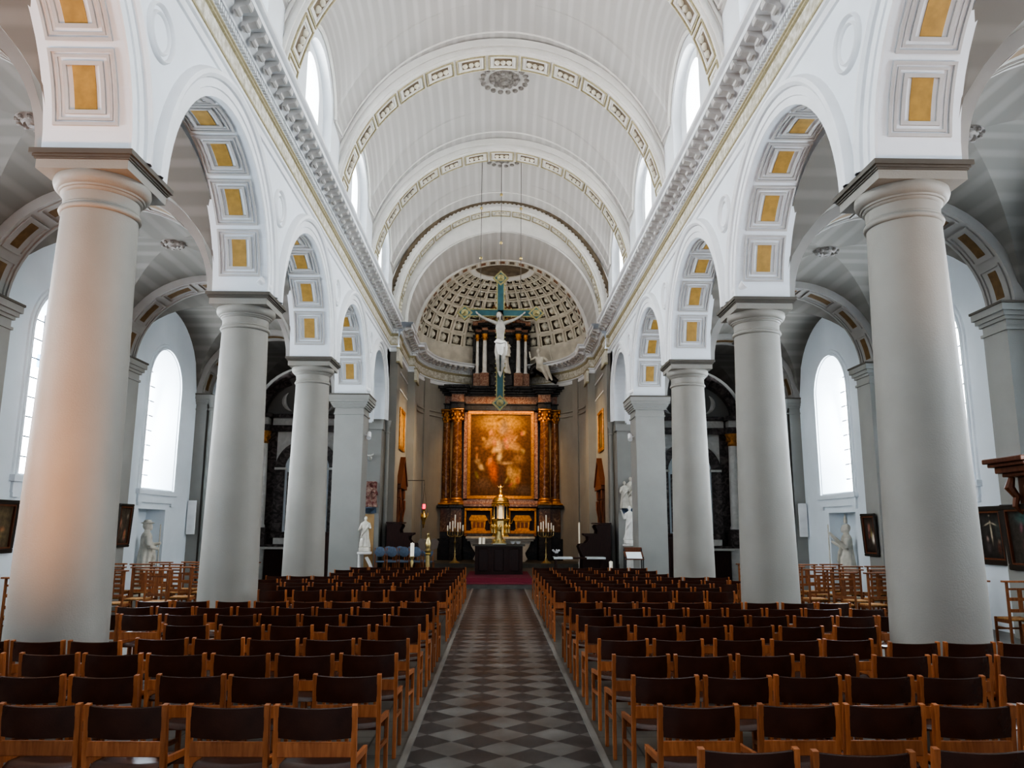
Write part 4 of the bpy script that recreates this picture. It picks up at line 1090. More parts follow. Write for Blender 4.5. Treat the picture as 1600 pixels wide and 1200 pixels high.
mb=MB(); mb.lathe([(.24,0),(.24,.06),(.15,.1),(.13,.5),(.13,.85),(.2,.95),(.24,.97),(.24,1.03)],n=24); single('statue_pedestal',mb,'whitemarble','round white pedestal of the right raised-arm statue','pedestal',(4.05,24.7,.27),smooth=35)
# ------------------------------------------------------------------ crucifix
t=thing('hanging_crucifix','large teal and gilt crucifix with carved figure hanging above the sanctuary','crucifix',(0,25.6,5.64))
zc=3.23;th=.07
mb=MB(); mb.cbox(-.10,.10,-th/2,th/2,.15,4.45,.008); mb.cbox(-1.18,1.18,-th/2,th/2,zc-.10,zc+.10,.008); part('cross_beams',mb,'teal',t,25)
mb=MB()
for s in (-1,1):
    mb.cbox(s*.115-.018,s*.115+.018,-.05,.045,.2,zc-.1,.004); mb.cbox(s*.115-.018,s*.115+.018,-.05,.045,zc+.1,4.4,.004)
    for zz in (zc-.115,zc+.115): mb.cbox(min(s*.13,s*1.15),max(s*.13,s*1.15),-.05,.045,zz-.018,zz+.018,.004)
part('gilt_edging',mb,'crossgold',t,25)
mb=MB()   # leafy crockets along edges
for s in (-1,1):
    for k in range(28):
        z=.3+k*.15
        if abs(z-zc)<.16: continue
        mb.ball((s*.15,0,z),.028,6,4)
    for k in range(7):
        for zz in (zc-.15,zc+.15): mb.ball((s*(.22+k*.14),0,zz),.028,6,4)
part('edge_leaves',mb,'crossgold',t,60)
for cx_,cz_ in ((0,4.45),(0,.17),(-1.2,zc),(1.2,zc)):
    mb=MB(); d=.27
    mb.prism_y([(cx_-d,cz_),(cx_,cz_-d),(cx_+d,cz_),(cx_,cz_+d)],-.045,.04)
    for a in range(4):
        mb.lathe([(.001,-.05),(.05,-.045),(.06,0),(.05,.03),(.001,.035)],(cx_+.15*math.cos(a*PI/2+PI/4),0,cz_+.15*math.sin(a*PI/2+PI/4)),12,axis='y')
    f=part('diamond_end',mb,'crossgold',t,35)
    mb=MB(); d=.19; mb.prism_y([(cx_-d,cz_),(cx_,cz_-d),(cx_+d,cz_),(cx_,cz_+d)],-.055,-.04); part('teal_field',mb,'teal',f,35)
    mb=MB(); mb.lathe([(.12,-.06),(.13,-.05),(.13,-.03)],(cx_,0,cz_),16,axis='y'); mb.ball((cx_,-.06,cz_),.05,10,6); mb.ball((cx_,-.09,cz_+.03),.03,8,6); mb.tube([(cx_-.07,-.06,cz_-.05),(cx_,-.08,cz_),(cx_+.07,-.06,cz_-.05)],.02,6); part('carved_emblem',mb,'crossgold',f,60)
# corpus : one fused body
mb=MB(); y0=-.12
H=lambda x,z,y=0:(x,y0+y,z)
mb.tube([H(0,1.98+.08),H(0,2.2),H(.0,2.45),H(0,2.68),H(0,2.84),H(-.01,2.95)],[.13,.125,.125,.165,.15,.06],14,sq=.62)
mb.tube([H(-.02,2.90),H(-.04,3.02,-.04)],[.06,.055],10)
mb.ball(H(-.055,3.10,-.08),.082,14,10,rz=.115,ry=.10); mb.ball(H(-.07,3.08,-.18),.018,6,5,rz=.03)
mb.ball(H(-.065,2.995,-.12),.05,8,6,rz=.07)
for s in (-1,1):
    mb.tube([H(s*.10,2.83),H(s*.20,2.88),H(s*.45,2.97),H(s*.62,3.06),H(s*.745,3.16)],[.075,.07,.05,.042,.028],10)
    mb.ball(H(s*.78,3.19),.035,8,6)
    for k in range(4): mb.tube([H(s*.78,3.185+.012*k),H(s*(.835+.006*(1.5-abs(k-1.5))),3.20+.02*k,-.03)],[.011,.008],6)
    mb.tube([H(s*.77,3.19),H(s*.79,3.25,-.02)],[.012,.009],6)
    mb.tube([H(s*.08,2.08),H(s*.10,1.85,-.03),H(s*.09,1.60,-.10),H(s*.075,1.40,-.04),H(s*.05,1.18,.02)],[.10,.095,.065,.06,.036],10)
mb.tube([H(.04,1.2,.02),H(.02,1.12,-.0),H(.0,1.0,-.05)],[.036,.04,.022],8); mb.tube([H(-.04,1.2,.0),H(-.02,1.12,-.03),H(.0,1.01,-.09)],[.036,.04,.022],8)
fpart('carved_body',mb,'corpus',t,.011,3)
mb=MB(); K=28; vs=[]; rows=[(2.26,.15,.10),(2.22,.165,.12),(2.1,.175,.13),(1.95,.17,.135),(1.80,.17,.14),(1.74,.165,.14)]
for z,a,b in rows:
    for k in range(K):
        tt=2*PI*k/K; f=1+.07*math.sin(6*tt+z*14); vs.append((a*f*math.cos(tt),y0-.01+b*f*math.sin(tt),z+.03*math.sin(tt*2)))
mb.add(vs,[(j*K+k,j*K+(k+1)%K,(j+1)*K+(k+1)%K,(j+1)*K+k) for j in range(len(rows)-1) for k in range(K)])
mb.tube([(.17,y0-.04,2.2),(.20,y0-.05,2.0),(.18,y0-.04,1.75)],[.05,.05,.02],8); mb.tube([(-.17,y0-.04,2.2),(-.15,y0-.12,2.18),(.02,y0-.15,2.14),(.17,y0-.06,2.2)],[.035,.04,.04,.035],8)
part('loincloth',mb,'statue_white',t,60)
mb=MB(); mb.ball((-.05,y0-.05,3.135),.098,14,9,rz=.105,ry=.10); mb.tube([(.04,y0-.03,3.13),(.06,y0-.05,3.02),(.07,y0-.07,2.93)],[.04,.035,.015],8); mb.tube([(-.12,y0-.05,3.12),(-.14,y0-.08,3.02)],[.035,.02],8)
mb.ball((-.07,y0-.16,2.975),.04,8,6,rz=.05); part('hair',mb,'hair',t,60)
# suspension wires
t=thing('suspension_wires','three thin dark cables with pale balls holding up the crucifix','cable',(0,25.6,8.9))
for x,z0,bz in ((-.68,.1,(1.9,3.7)),(.0,1.75,(2.45,4.2)),(.68,.1,(1.9,3.7))):
    mb=MB(); mb.tube([(x,0,z0-.12),(x,0,5.42)],.009,6); c_=part('cable',mb,'cable',t,60)
    for b in bz:
        mb=MB(); mb.ball((x,0,b),.055,10,8); part('ball',mb,'brass',c_,60)
LW=.45; PA=68; PC=48; PW=140; PS=330; WL=480; VT='AgX'; LOOK='AgX - High Contrast'; EXPO=0.78
# ------------------------------------------------------------------ high altar
ax,ay=AX,34.9
t=thing('high_altar','towering baroque high altar of black and brown marble filling the apse','altar',(ax,34.9,.42))
Z0=.42
def z(v): return v-Z0
mb=MB(); mb.box(-2.62,-1.62,-.55,.3,0,z(2.86)-.30); mb.box(1.62,2.62,-.55,.3,0,z(2.86)-.30); mb.box(-1.62,1.62,-.05,.3,0,z(6.9)); mb.box(-2.7,-1.62,-.05,.3,z(2.8),z(6.9)); mb.box(1.62,2.7,-.05,.3,z(2.8),z(6.9))
part('back_wall',mb,'black',t,20)
mb=MB()
for s in (-1,1):
    for a,b,y0 in ((1.66,2.14,-.85),(2.14,2.58,-.60)):
        mb=MB(); x0,x1=sorted((s*a,s*b)); mb.cbox(x0,x1,y0,-.05,z(1.6),z(2.62),.01); part('pedestal_panel',mb,'brownmarble',t,25)
mb=MB()
for s in (-1,1):
    mb=MB(); x0,x1=sorted((s*1.60,s*2.70))
    mb.cbox(x0-.03,x1+.03,-.80,.2,z(2.62),z(2.72),.015); mb.cbox(min(s*1.58,s*2.2),max(s*1.58,s*2.2),-1.0,.2,z(2.60),z(2.74),.02)
    part('pedestal_cornice',mb,'black',t,25); mb=MB(); mb.cbox(x0,x1,-.65,.2,0,.9,.02); mb.cbox(min(s*1.62,s*2.18),max(s*1.62,s*2.18),-.9,.2,0,z(1.6),.02); part('pedestal_foot',mb,'black',t,25)
for s in (-1,1): mb=MB(); mb.cbox(min(s*1.60,s*2.2),max(s*1.60,s*2.2),-.95,.0,z(2.74),z(2.84),.02); mb.cbox(min(s*2.2,s*2.68),max(s*2.2,s*2.68),-.72,0,z(2.74),z(2.82),.02); part('gilded_plinth',mb,'gilt',t,25)
for s in (-1,1):
    for x,y,r,hb in ((1.90,-.72,.225,2.84),(2.38,-.45,.19,2.82)):
        mb=MB(); h=6.32-hb
        mb.lathe([(r,0),(r*1.0,h*.3),(r*.93,h*.6),(r*.82,h)],(s*x,y,z(hb)),28); c_=part('marble_column',mb,'brownmarble',t,40)
        mb=MB(); mb.lathe([(r*1.3,0),(r*1.3,.06),(r*1.15,.09),(r*1.25,.13),(r*1.05,.17),(r,.2)],(s*x,y,z(hb)),28); part('column_base',mb,'gilt',c_,50)
        mb=MB(); r2=r*.82
        mb.lathe([(r2,0),(r2*1.1,.03),(r2*1.0,.06),(r2*1.05,.35),(r2*1.35,.50)],(s*x,y,z(6.30)),20)
        for row,zz,rr2,n in ((0,.16,1.2,8),(1,.32,1.35,8)):
            for k in range(n):
                a=2*PI*(k+row*.5)/n; mb.ball((s*x+r2*rr2*math.cos(a),y+r2*rr2*math.sin(a),z(6.30)+zz),.055,6,5,rz=.09)
        for k in range(4):
            a=PI/4+k*PI/2; mb.ball((s*x+r2*1.6*math.cos(a),y+r2*1.6*math.sin(a),z(6.30)+.46),.07,8,6)
        mb.cbox(s*x-r2*1.55,s*x+r2*1.55,y-r2*1.55,y+r2*1.55,z(6.30)+.52,z(6.30)+.59,.01)
        part('gilded_capital',mb,'gilt',c_,50)
mb=MB(); mb.box(-1.62,1.62,-.35,0,z(6.85),z(6.93)); 
for a,b,c_,d in ((-1.62,-1.46,z(2.95),z(6.88)),(1.46,1.62,z(2.95),z(6.88)),(-1.62,1.62,z(6.82),z(6.95)),(-1.62,1.62,z(2.80),z(3.02))): mb.box(a,b,-.40,-.02,c_,d)
part('picture_surround',mb,'redmarble',t,20)
mb=MB()
def ent(mb,z0,z1,e,mid=-.45,side=-1.0):
    mb.cbox(-2.72-e,2.72+e,mid-e,.2,z0,z1,.01)
    for s in (-1,1): mb.cbox(min(s*(1.6-e),s*(2.18+e)),max(s*(1.6-e),s*(2.18+e)),side-e,0,z0,z1,.01)
mb=MB(); ent(mb,z(6.89),z(7.12),.0); ent(mb,z(7.12),z(7.18),.05); part('architrave',mb,'black',t,25)
mb=MB(); ent(mb,z(7.18),z(7.52),-.02); part('frieze',mb,'redmarble',t,25)
mb=MB(); 
for k,(z0,z1,e) in enumerate(((7.52,7.60,.04),(7.60,7.70,.12),(7.70,7.80,.22),(7.80,7.93,.32))): ent(mb,z(z0),z(z1),e,-.45,-.80)
part('black_cornice',mb,'black',t,25)
# predella niches
for s in (-1,1):
    x0,x1=s*.95-.60,s*.95+.60
    mb=MB()
    for a,b,c_,d in ((x0,x1,z(1.55),z(1.66)),(x0,x1,z(2.50),z(2.62)),(x0,x0+.09,z(1.66),z(2.50)),(x1-.09,x1,z(1.66),z(2.50))): mb.cbox(a,b,-.62,-.05,c_,d,.01)
    f=part('niche_frame',mb,'gilt',t,25)
    mb=MB(); mb.box(x0+.09,x1-.09,-.14,-.06,z(1.66),z(2.50)); part('niche_back',mb,'darkwood',f,20)
mb=MB(); mb.cbox(-1.62,1.62,-.70,-.05,z(2.66),z(2.80),.02); mb.cbox(-1.55,1.55,-.75,-.05,z(1.42),z(1.55),.02); part('predella_ledge',mb,'brownmarble',t,25)
for s in (-1,1):
    c_=thing('reliquary_casket','small golden house-shaped casket in the %s altar niche'%SIDE[s],'casket',(ax+s*.95,34.9-.35,1.66))
    mb=MB(); mb.prism_y([(-.28,0.05),(.28,.05),(.33,.42),(-.33,.42)],-.13,.13); mb.cbox(-.33,.33,-.15,.15,0,.05,.01); part('casket_body',mb,'gilt',c_,25)
    mb=MB(); mb.prism_y([(-.38,.42),(.38,.42),(.40,.48),(.30,.66),(-.30,.66),(-.40,.48)],-.17,.17); part('casket_lid',mb,'gilt',c_,25)
    mb=MB()
    for k in (-1,0,1): mb.cbox(k*.17-.06,k*.17+.06,-.145,-.13,.12,.36,.004)
    part('casket_panels',mb,'redwood',c_,25)
# upper aedicule
UZ=7.93
t2=t
mb=MB(); mb.box(-1.30,1.30,-.10,.25,z(UZ),z(10.4)); part('upper_wall',mb,'black',t2,20)
for s in (-1,1): mb=MB(); mb.cbox(min(s*.55,s*.95),max(s*.55,s*.95),-.62,-.1,z(UZ),z(8.55),.01); mb.cbox(min(s*.95,s*1.25),max(s*.95,s*1.25),-.45,-.1,z(UZ),z(8.55),.01); part('upper_pedestal',mb,'redmarble',t2,25)
for s in (-1,1):
    for x,y,r in ((.75,-.45,.10),(1.08,-.3,.075)):
        mb=MB(); mb.lathe([(r*1.35,0),(r*1.35,.04),(r*1.1,.07),(r,.1),(r,.7),(r*.82,1.5)],(s*x,y,z(8.55)),18); c_=part('upper_column',mb,'whitemarble' if 1 else 'redmarble',t2,40)
        mb=MB(); mb.lathe([(r*.85,0),(r*1.0,.04),(r*.9,.06),(r*1.1,.16),(r*1.5,.26),(r*1.5,.30)],(s*x,y,z(10.05)),14)
        for k in range(6): mb.ball((s*x+r*1.2*math.cos(k*PI/3),y+r*1.2*math.sin(k*PI/3),z(10.05)+.14),.035,6,4)
        part('upper_capital',mb,'gilt',c_,50)
mb=MB()
for z0,z1,e in ((10.35,10.5,0),(10.62,10.68,.06),(10.68,10.80,.16)):
    mb.cbox(-1.2-e,1.2+e,-.25-e,.2,z(z0),z(z1),.01)
    for s in (-1,1): mb.cbox(min(s*(.6-e),s*(.9+e)),max(s*(.6-e),s*(.9+e)),-.60-e,0,z(z0),z(z1),.01)
part('upper_entablature',mb,'black',t2,25)
mb=MB(); mb.cbox(-1.18,1.18,-.24,.1,z(10.5),z(10.62),.005)
for s in (-1,1): mb.cbox(min(s*.62,s*.88),max(s*.62,s*.88),-.6,0,z(10.5),z(10.62),.005)
part('upper_frieze',mb,'redmarble',t2,25)
for s in (-1,1):
    mb=MB(); pts=[(s*(1.30-.9*math.sin(PI/2*k/8)),-.35,z(10.85)+.55*(1-math.cos(PI/2*k/8))) for k in range(9)]
    mb.tube(pts,[.13-.004*k for k in range(9)],8); mb.ball((s*.42,-.35,z(11.42)),.17,10,8); part('broken_pediment',mb,'redmarble',t2,50)
mb=MB(); mb.cbox(-.42,.42,-.35,.1,z(10.8),z(11.55),.03); mb.prism_y([(-.5,z(11.55)),(.5,z(11.55)),(0,z(12.2))],-.35,.1); part('attic_crest',mb,'brownmarble',t2,30)
mb=MB()
for k in range(8): mb.ball((-.55+.157*k,-.42,z(10.95)+.12*math.sin(k*PI/7)),.07,8,6)
mb.ball((0,-.45,z(11.9)),.12,8,6); part('gilded_ornament',mb,'gilt',t2,60)
mb=MB()
for s in (1,):
    pts=[(s*(1.35+.05*k),-.30,z(8.62)+.30*math.sin(k*.5)) for k in range(4)]+[(s*(1.62+.22*k),-.30-.04*k,z(8.82)-.27*k*.6) for k in range(5)]
    mb.tube(pts,[.10,.13,.16,.19,.20,.19,.17,.15,.12],10); mb.ball((s*1.40,-.30,z(8.60)),.17,10,8)
part('black_volute',mb,'black',t2,50)
for s in (-1,1): 
    mb=MB(); mb.tube([(s*2.72,-.1,z(6.9)),(s*2.95,-.15,z(6.6)),(s*3.0,-.15,z(6.1)),(s*2.80,-.15,z(5.7)),(s*2.86,-.15,z(5.45))],[.05,.16,.15,.12,.05],10); part('side_scroll',mb,'greymarble',t2,50)
# plaque
mb=MB(); mb.cbox(-.50,.50,-.50,-.1,z(8.0),z(8.5),.02); part('inscription_base',mb,'black2',t2,25)
# central group in aedicule
c_=thing('altar_statue','cream statue of a draped figure with child in the upper altar niche','statue',(ax+.12,34.42,8.52))
mb=robed(1.55,51,arm_l=(.35,.2,.75),arm_r=(-.4,.22,.6)); fpart('figure',mb,'statue',c_,.014,2)
mb=robed(.7,52,seg=20); fpart('child_figure',mb,'statue',c_,.012,2,(.16,-.22,.75))
# seated angel on right volute
c_=thing('seated_angel','cream seated angel with raised hand and staff on the right altar volute','statue',(ax+1.72,34.30,8.25),-.1)
mb=MB()
mb.tube([(0,0,.52),(-.02,0,.75),(-.04,0,1.02)],[.18,.15,.19],14,sq=.7); mb.tube([(-.05,0,1.02),(-.07,0,1.2)],[.06,.055],8)
mb.ball((-.08,-.02,1.30),.085,12,9,rz=.115); mb.ball((-.09,-.10,1.28),.02,6,5); mb.ball((-.07,.03,1.33),.10,10,8)
mb.tube([(-.2,0,1.03),(-.40,-.08,.90),(-.45,-.12,1.12),(-.47,-.14,1.26)],[.065,.05,.035,.03],8)
mb.tube([(.14,0,1.03),(.36,-.05,.84),(.52,-.15,.78)],[.065,.05,.03],8)
mb.tube([(-.05,-.05,.55),(.12,-.35,.48),(.28,-.38,.12),(.36,-.42,-.12)],[.15,.13,.09,.04],10); mb.tube([(.08,-.02,.55),(.28,-.28,.50),(.44,-.30,.10),(.55,-.36,-.1)],[.15,.13,.09,.04],10)
mb.tube([(.02,-.1,.5),(.25,-.2,.35),(.45,-.1,.05)],[.15,.13,.08],12)
fpart('figure',mb,'statue',c_,.015,2)
mb=MB(); mb.tube([(.56,-.15,.70),(.36,-.12,1.55)],.014,6); part('staff',mb,'statue',c_)
# rear altar table + tabernacle
t=thing('rear_altar','grey marble rear altar with curved sides below the tabernacle','altar',(ax,33.25,.42))
mb=MB(); poly=[(-1.0,0),(1.0,0),(1.12,.10),(1.05,.22),(1.02,.35),(1.18,.60),(1.25,.82),(-1.25,.82),(-1.18,.60),(-1.02,.35),(-1.05,.22),(-1.12,.10)]
mb.prism_y(poly,-.38,.5); part('altar_body',mb,'greymarble',t,25)
mb=MB(); mb.cbox(-1.36,1.36,-.48,.6,.82,.90,.01); mb.cbox(-1.42,1.42,-.54,.66,.90,1.0,.015); part('altar_top',mb,'greymarble',t,25)
mb=MB(); mb.cbox(-1.40,1.40,.30,.62,1.0,1.12,.01); part('gradine',mb,'black2',t,25)
t=thing('tabernacle','gleaming gold tabernacle with columns and statuette on the rear altar','tabernacle',(ax,33.15,1.42)); t.scale=(.84,.9,.9)
mb=MB(); mb.lathe([(.44,0),(.46,.04),(.40,.08),(.38,.12),(.38,.72),(.42,.76),(.44,.80)],n=8,sy=.85,a0=PI/8,a1=PI/8+2*PI); b_=part('lower_drum',mb,'brass',t,25)
for k in range(5):
    a=-PI/2+(k-2)*PI/4; mb=robed(.48,60+k,seg=16); fpart('relief_figure',mb,'statue_white' if 0 else 'brass',b_,.01,1,(.41*math.cos(a),.36*math.sin(a),.16))
mb=MB(); mb.lathe([(.18,0),(.18,.62)],(0,.0,.80),16); part('inner_shrine',mb,'wax',t,40)
for k in range(8):
    a=PI/8+k*PI/4; mb=MB(); x,y=.34*math.cos(a),.30*math.sin(a)
    mb.lathe([(.035,0),(.035,.04),(.022,.06),(.020,.56),(.035,.60),(.035,.64)],(x,y,.80),10); part('gold_column',mb,'gold',t,50)
for s in (-1,1):
    mb=MB(); mb.lathe([(.05,0),(.05,.03),(.03,.05),(.045,.12),(.001,.16)],(s*.40,-.15,.80),10); mb.tube([(s*.42,-.12,.62),(s*.55,-.15,.60),(s*.60,-.16,.78)],[.02,.02,.015],6); part('angel_finial',mb,'gold',t,50)
mb=MB(); mb.lathe([(.42,1.44),(.44,1.48),(.44,1.54),(.40,1.57),(.41,1.62),(.38,1.66),(.34,1.76),(.22,1.80),(.16,1.90),(.07,1.95),(.09,1.99),(.03,2.02)],n=24,sy=.85); part('domed_roof',mb,'gold',t,40)
mb=MB()
for k in range(14): mb.ball((.43*math.cos(k*PI/7),.37*math.sin(k*PI/7),1.42),.035,6,4)
part('roof_fringe',mb,'gold',t,60)
mb=robed(.42,70,seg=16,arm_l=(.95,.05,.82),arm_r=(-.95,.05,.82)); fpart('crowning_figure',mb,'gold',t,.008,1,(0,0,1.98))
# front altar table
t=thing('altar_table','dark wooden altar table on the red carpeted platform before the nave','altar',(0.0,26.65,.285))
mb=MB(); N=16; P0=[(-.78+1.56*i/N,-.34-.10*math.sin(PI*i/N)) for i in range(N+1)]
mb.prism(P0+[(.78,.34),(-.78,.34)],0,.90); part('table_body',mb,'darkwood',t,30)
mb=MB()
for s in (-1,0,1):
    mb.cbox(s*.50-.16,s*.50+.16,-.455 if s==0 else -.42,-.30,.10,.82,.02)
part('carved_panel',mb,'darkwood',t,25)
mb=MB(); P1=[(-.86+1.72*i/N,-.42-.10*math.sin(PI*i/N)) for i in range(N+1)]
mb.prism(P1+[(.86,.42),(-.86,.42)],.90,.96); part('table_top',mb,'stone_step',t,30)
TT=.285+.96
t=thing('gold_bell_stand','gold bell-shaped stand at the centre of the altar table','stand',(0,26.7,TT))
mb=MB(); mb.lathe([(.26,0),(.26,.03),(.22,.06),(.20,.12),(.13,.20),(.10,.32),(.07,.42),(.10,.46),(.06,.50),(.03,.58)],n=24); part('bell_base',mb,'brass',t,40)
mb=MB()
for k in range(8): mb.ball((.19*math.cos(k*PI/4),.19*math.sin(k*PI/4),.12),.04,8,5)
part('base_bosses',mb,'gold',t,60)
mb=MB(); mb.cbox(-.22,.22,-.16,.16,0,.015,.004); single('white_cloth',mb,'paper','small white cloth spread on the front of the altar table','cloth',(0.02,26.38,TT),smooth=25)
for i,x in enumerate((-.62,-.50)):
    mb=MB(); mb.lathe([(.045,0),(.045,.20),(.01,.205),(.008,.22)],n=14); single('pillar_candle',mb,'wax','short white pillar candle on the altar table, %s'%['outer one at the left end','inner one at the left end'][i],'candle',(x,26.5,TT),smooth=40,group='candles on the altar table')
for i,x in enumerate((.46,.64)):
    mb=MB(); mb.lathe([(.01,0),(.05,.01),(.07,.05),(.085,.09),(.08,.09),(.06,.05),(.01,.03)],n=16); single('white_bowl',mb,'white','small white bowl on the altar table, %s'%['inner one at the right end','outer one at the right end'][i],'bowl',(x,26.55,TT),smooth=40,group='bowls on the altar table')
# candelabra
for s in (-1,1):
    t=thing('standing_candelabrum','tall gold candelabrum with a cluster of lit candles %s of the rear altar'%SIDE[s],'candelabrum',(ax+s*1.78,31.4,.42))
    mb=MB(); mb.lathe([(.20,0),(.20,.03),(.10,.08),(.06,.15),(.03,.25),(.045,.35),(.022,.4),(.022,.75),(.05,.80),(.022,.85),(.02,1.0),(.05,1.05),(.03,1.1)],n=16); part('stem',mb,'brass',t,50)
    xs=[(-.30,1.22,.20),(-.20,1.30,.26),(-.10,1.20,.40),(0,1.34,.50),(.10,1.20,.34),(.20,1.30,.24),(.30,1.22,.22)]
    mb=MB()
    for k,(x,zc_,h) in enumerate(xs):
        yy=(-.12 if k%2 else .08)
        mb.tube([(0,0,1.02),(x*.6,yy*.6,1.0),(x,yy,1.08),(x,yy,zc_)],.016,6); mb.lathe([(.01,0),(.045,.02),(.045,.035)],(x,yy,zc_-.02),10)
    part('branches',mb,'brass',t,50)
    for k,(x,zc_,h) in enumerate(xs):
        yy=(-.12 if k%2 else .08); mb=MB(); mb.lathe([(.024,0),(.024,h),(.004,h+.01)],(x,yy,zc_+.015),10); c_=part('candle',mb,'wax',t,40)
# lit/unlit candle sticks
def candlestick(lab,loc,h,ch,cr,base=.14,m='brass'):
    t=thing('candlestick',lab,'candlestick',loc)
    mb=MB(); mb.lathe([(base,0),(base,.03),(base*.5,.08),(.03,.12),(.05,h*.3),(.025,h*.35),(.04,h*.6),(.025,h*.7),(.05,h*.85),(.03,h*.9),(.075,h)],n=18); part('stem',mb,m,t,50)
    mb=MB(); mb.lathe([(cr,0),(cr,ch),(.006,ch+.01),(.004,ch+.03)],(0,0,h),16); part('candle',mb,'wax',t,40); return t
candlestick('brass candlestick with thick white paschal candle left of the altar steps',(-2.42,22.45,0),.98,.36,.055)
candlestick('small brass candlestick with white candle right of the altar steps',(3.12,22.45,0),.62,.24,.05)
candlestick('tall thin white candle on a stand beside the right choir stall',(2.95,29.3,.27),.95,.75,.03,.10,'whitemarble')
mb=MB(); mb.lathe([(.001,0),(.05,.0),(.06,.03),(.03,.06),(.07,.12),(.09,.25),(.085,.26),(.06,.12)],n=14)
single('white_vase',mb,'white','small white vase on the ledge of the right choir stall','vase',(3.35,27.0,1.33),smooth=50)
# eagle lectern
t=thing('eagle_lectern','polished brass eagle lectern on a slender column left of the altar','lectern',(-2.02,22.9,0))
mb=MB(); mb.lathe([(.20,0),(.20,.04),(.12,.10),(.14,.16),(.07,.2),(.075,.25),(.055,1.0),(.09,1.03),(.06,1.06),(.11,1.12),(.05,1.18)],n=20); part('column',mb,'brass',t,40)
mb=MB(); mb.tube([(0,.02,1.15),(0,-.0,1.32),(0,.05,1.46),(0,.0,1.56)],[.05,.085,.05,.035],12); mb.ball((0,.0,1.58),.04,8,6); mb.tube([(0,.02,1.58),(0,.09,1.56)],[.02,.004],6)
part('eagle_body',mb,'brass',t,60)
for s in (-1,1):
    mb=MB(); mb.add([(s*.03,0,1.40),(s*.20,.04,1.47),(s*.30,.06,1.38),(s*.26,.04,1.20),(s*.12,.02,1.12),(s*.03,0,1.18),(s*.03,.03,1.40),(s*.20,.07,1.47),(s*.30,.09,1.38),(s*.26,.07,1.20),(s*.12,.05,1.12),(s*.03,.03,1.18)],
      [(0,1,2,3,4,5),(6,7,8,9,10,11),(0,1,7,6),(1,2,8,7),(2,3,9,8),(3,4,10,9),(4,5,11,10)]); part('wing',mb,'hair',t,40)
# sanctuary lamp
t=thing('sanctuary_lamp','small red glass lamp in a gold holder hanging by the left apse wall','lamp',(-2.78,29.6,1.95))
mb=MB(); mb.lathe([(.001,-.20),(.03,-.16),(.02,-.1),(.06,-.02),(.05,.05),(.12,.18),(.11,.26),(.05,.34),(.04,.44),(.06,.5)],n=16); part('gold_body',mb,'gold',t,50)
mb=MB()
for k in range(3): a=k*2*PI/3; mb.tube([(.12*math.cos(a),.12*math.sin(a),.2),(.16*math.cos(a),.16*math.sin(a),.3),(.15*math.cos(a),.15*math.sin(a),.36)],.014,6)
part('arms',mb,'gold',t,50)
mb=MB(); mb.lathe([(.045,.5),(.065,.56),(.06,.66),(.045,.68)],n=14); part('red_glass',mb,'redglass',t,40)
mb=MB()
for k in range(3): a=k*2*PI/3; mb.tube([(.14*math.cos(a),.14*math.sin(a),.33),(0,0,1.35)],.004,4)
mb.tube([(0,0,1.35),(0,0,1.55),(-.62,.0,1.55)],.012,6); part('hanging_chain',mb,'steel',t,40)
mb=MB(); mb.box(-.06,.06,-.01,.0,0,.0) if 0 else None
# blue padded chairs (choir)
def blue_chair():
    t=thing('blue_chair','x','chair')
    for s in (-1,1):
        mb=MB(); mb.tube([(s*.15,-.02,.0),(s*.15,-.02,.45),(s*.15,-.06,.88)],.014,6); part('rear_leg',mb,'oak',t,50)
        mb=MB(); mb.tube([(s*.15,.36,0),(s*.15,.36,.44)],.014,6); part('front_leg',mb,'oak',t,50)
    mb=MB(); mb.cbox(-.16,.16,-.02,.38,.43,.48,.02); part('seat_pad',mb,'blue_fabric',t,25)
    mb=MB(); mb.lathe([(.001,-.02),(.14,-.02),(.165,0),(.14,.03),(.001,.03)],(0,-.055,.76),20,axis='y',sy=.95); part('back_pad',mb,'blue_fabric',t,50)
    return t
bp=blue_chair()
n=0
pos=[(-3.66+.37*k,24.9) for k in range(5)]+[(-3.52+.37*k,25.75) for k in range(4)]
for i,(x,y) in enumerate(pos):
    lab='blue padded choir chair left of the altar, %s row, %s from the outer pier'%(['front','rear'][i>=5],ORD[i if i<5 else i-5])
    if i==0: bp.location=(x,y,.27); tag(bp,lab,group='blue choir chairs')
    else: dup(bp,(x,y,.27),R.uniform(-.04,.04),lab,'blue choir chairs')
# lectern with paper, right
t=thing('music_stand','dark wooden reading desk holding white open sheets by the right pier','lectern',(3.72,22.2,0))
for sx in (-1,1):
    for sy in (-1,1):
        mb=MB(); mb.tube([(sx*.24,sy*.14,0),(sx*.24,sy*.14,1.0 if sy<0 else 1.22)],.018,8); part('leg',mb,'steel',t,50)
mb=MB(); mb.bar((0,-.17,.93),(0,.17,1.16),.52,.02,(0,1,0)); part('desk_board',mb,'redwood',t,25)
mb=MB(); mb.bar((0,-.17,.955),(0,.08,1.125),.42,.008,(0,1,0)); part('open_sheets',mb,'paper',t,25)
mb=MB(); mb.cbox(-.25,.25,.13,.16,1.15,1.25,.006); part('top_rail',mb,'redwood',t,25)
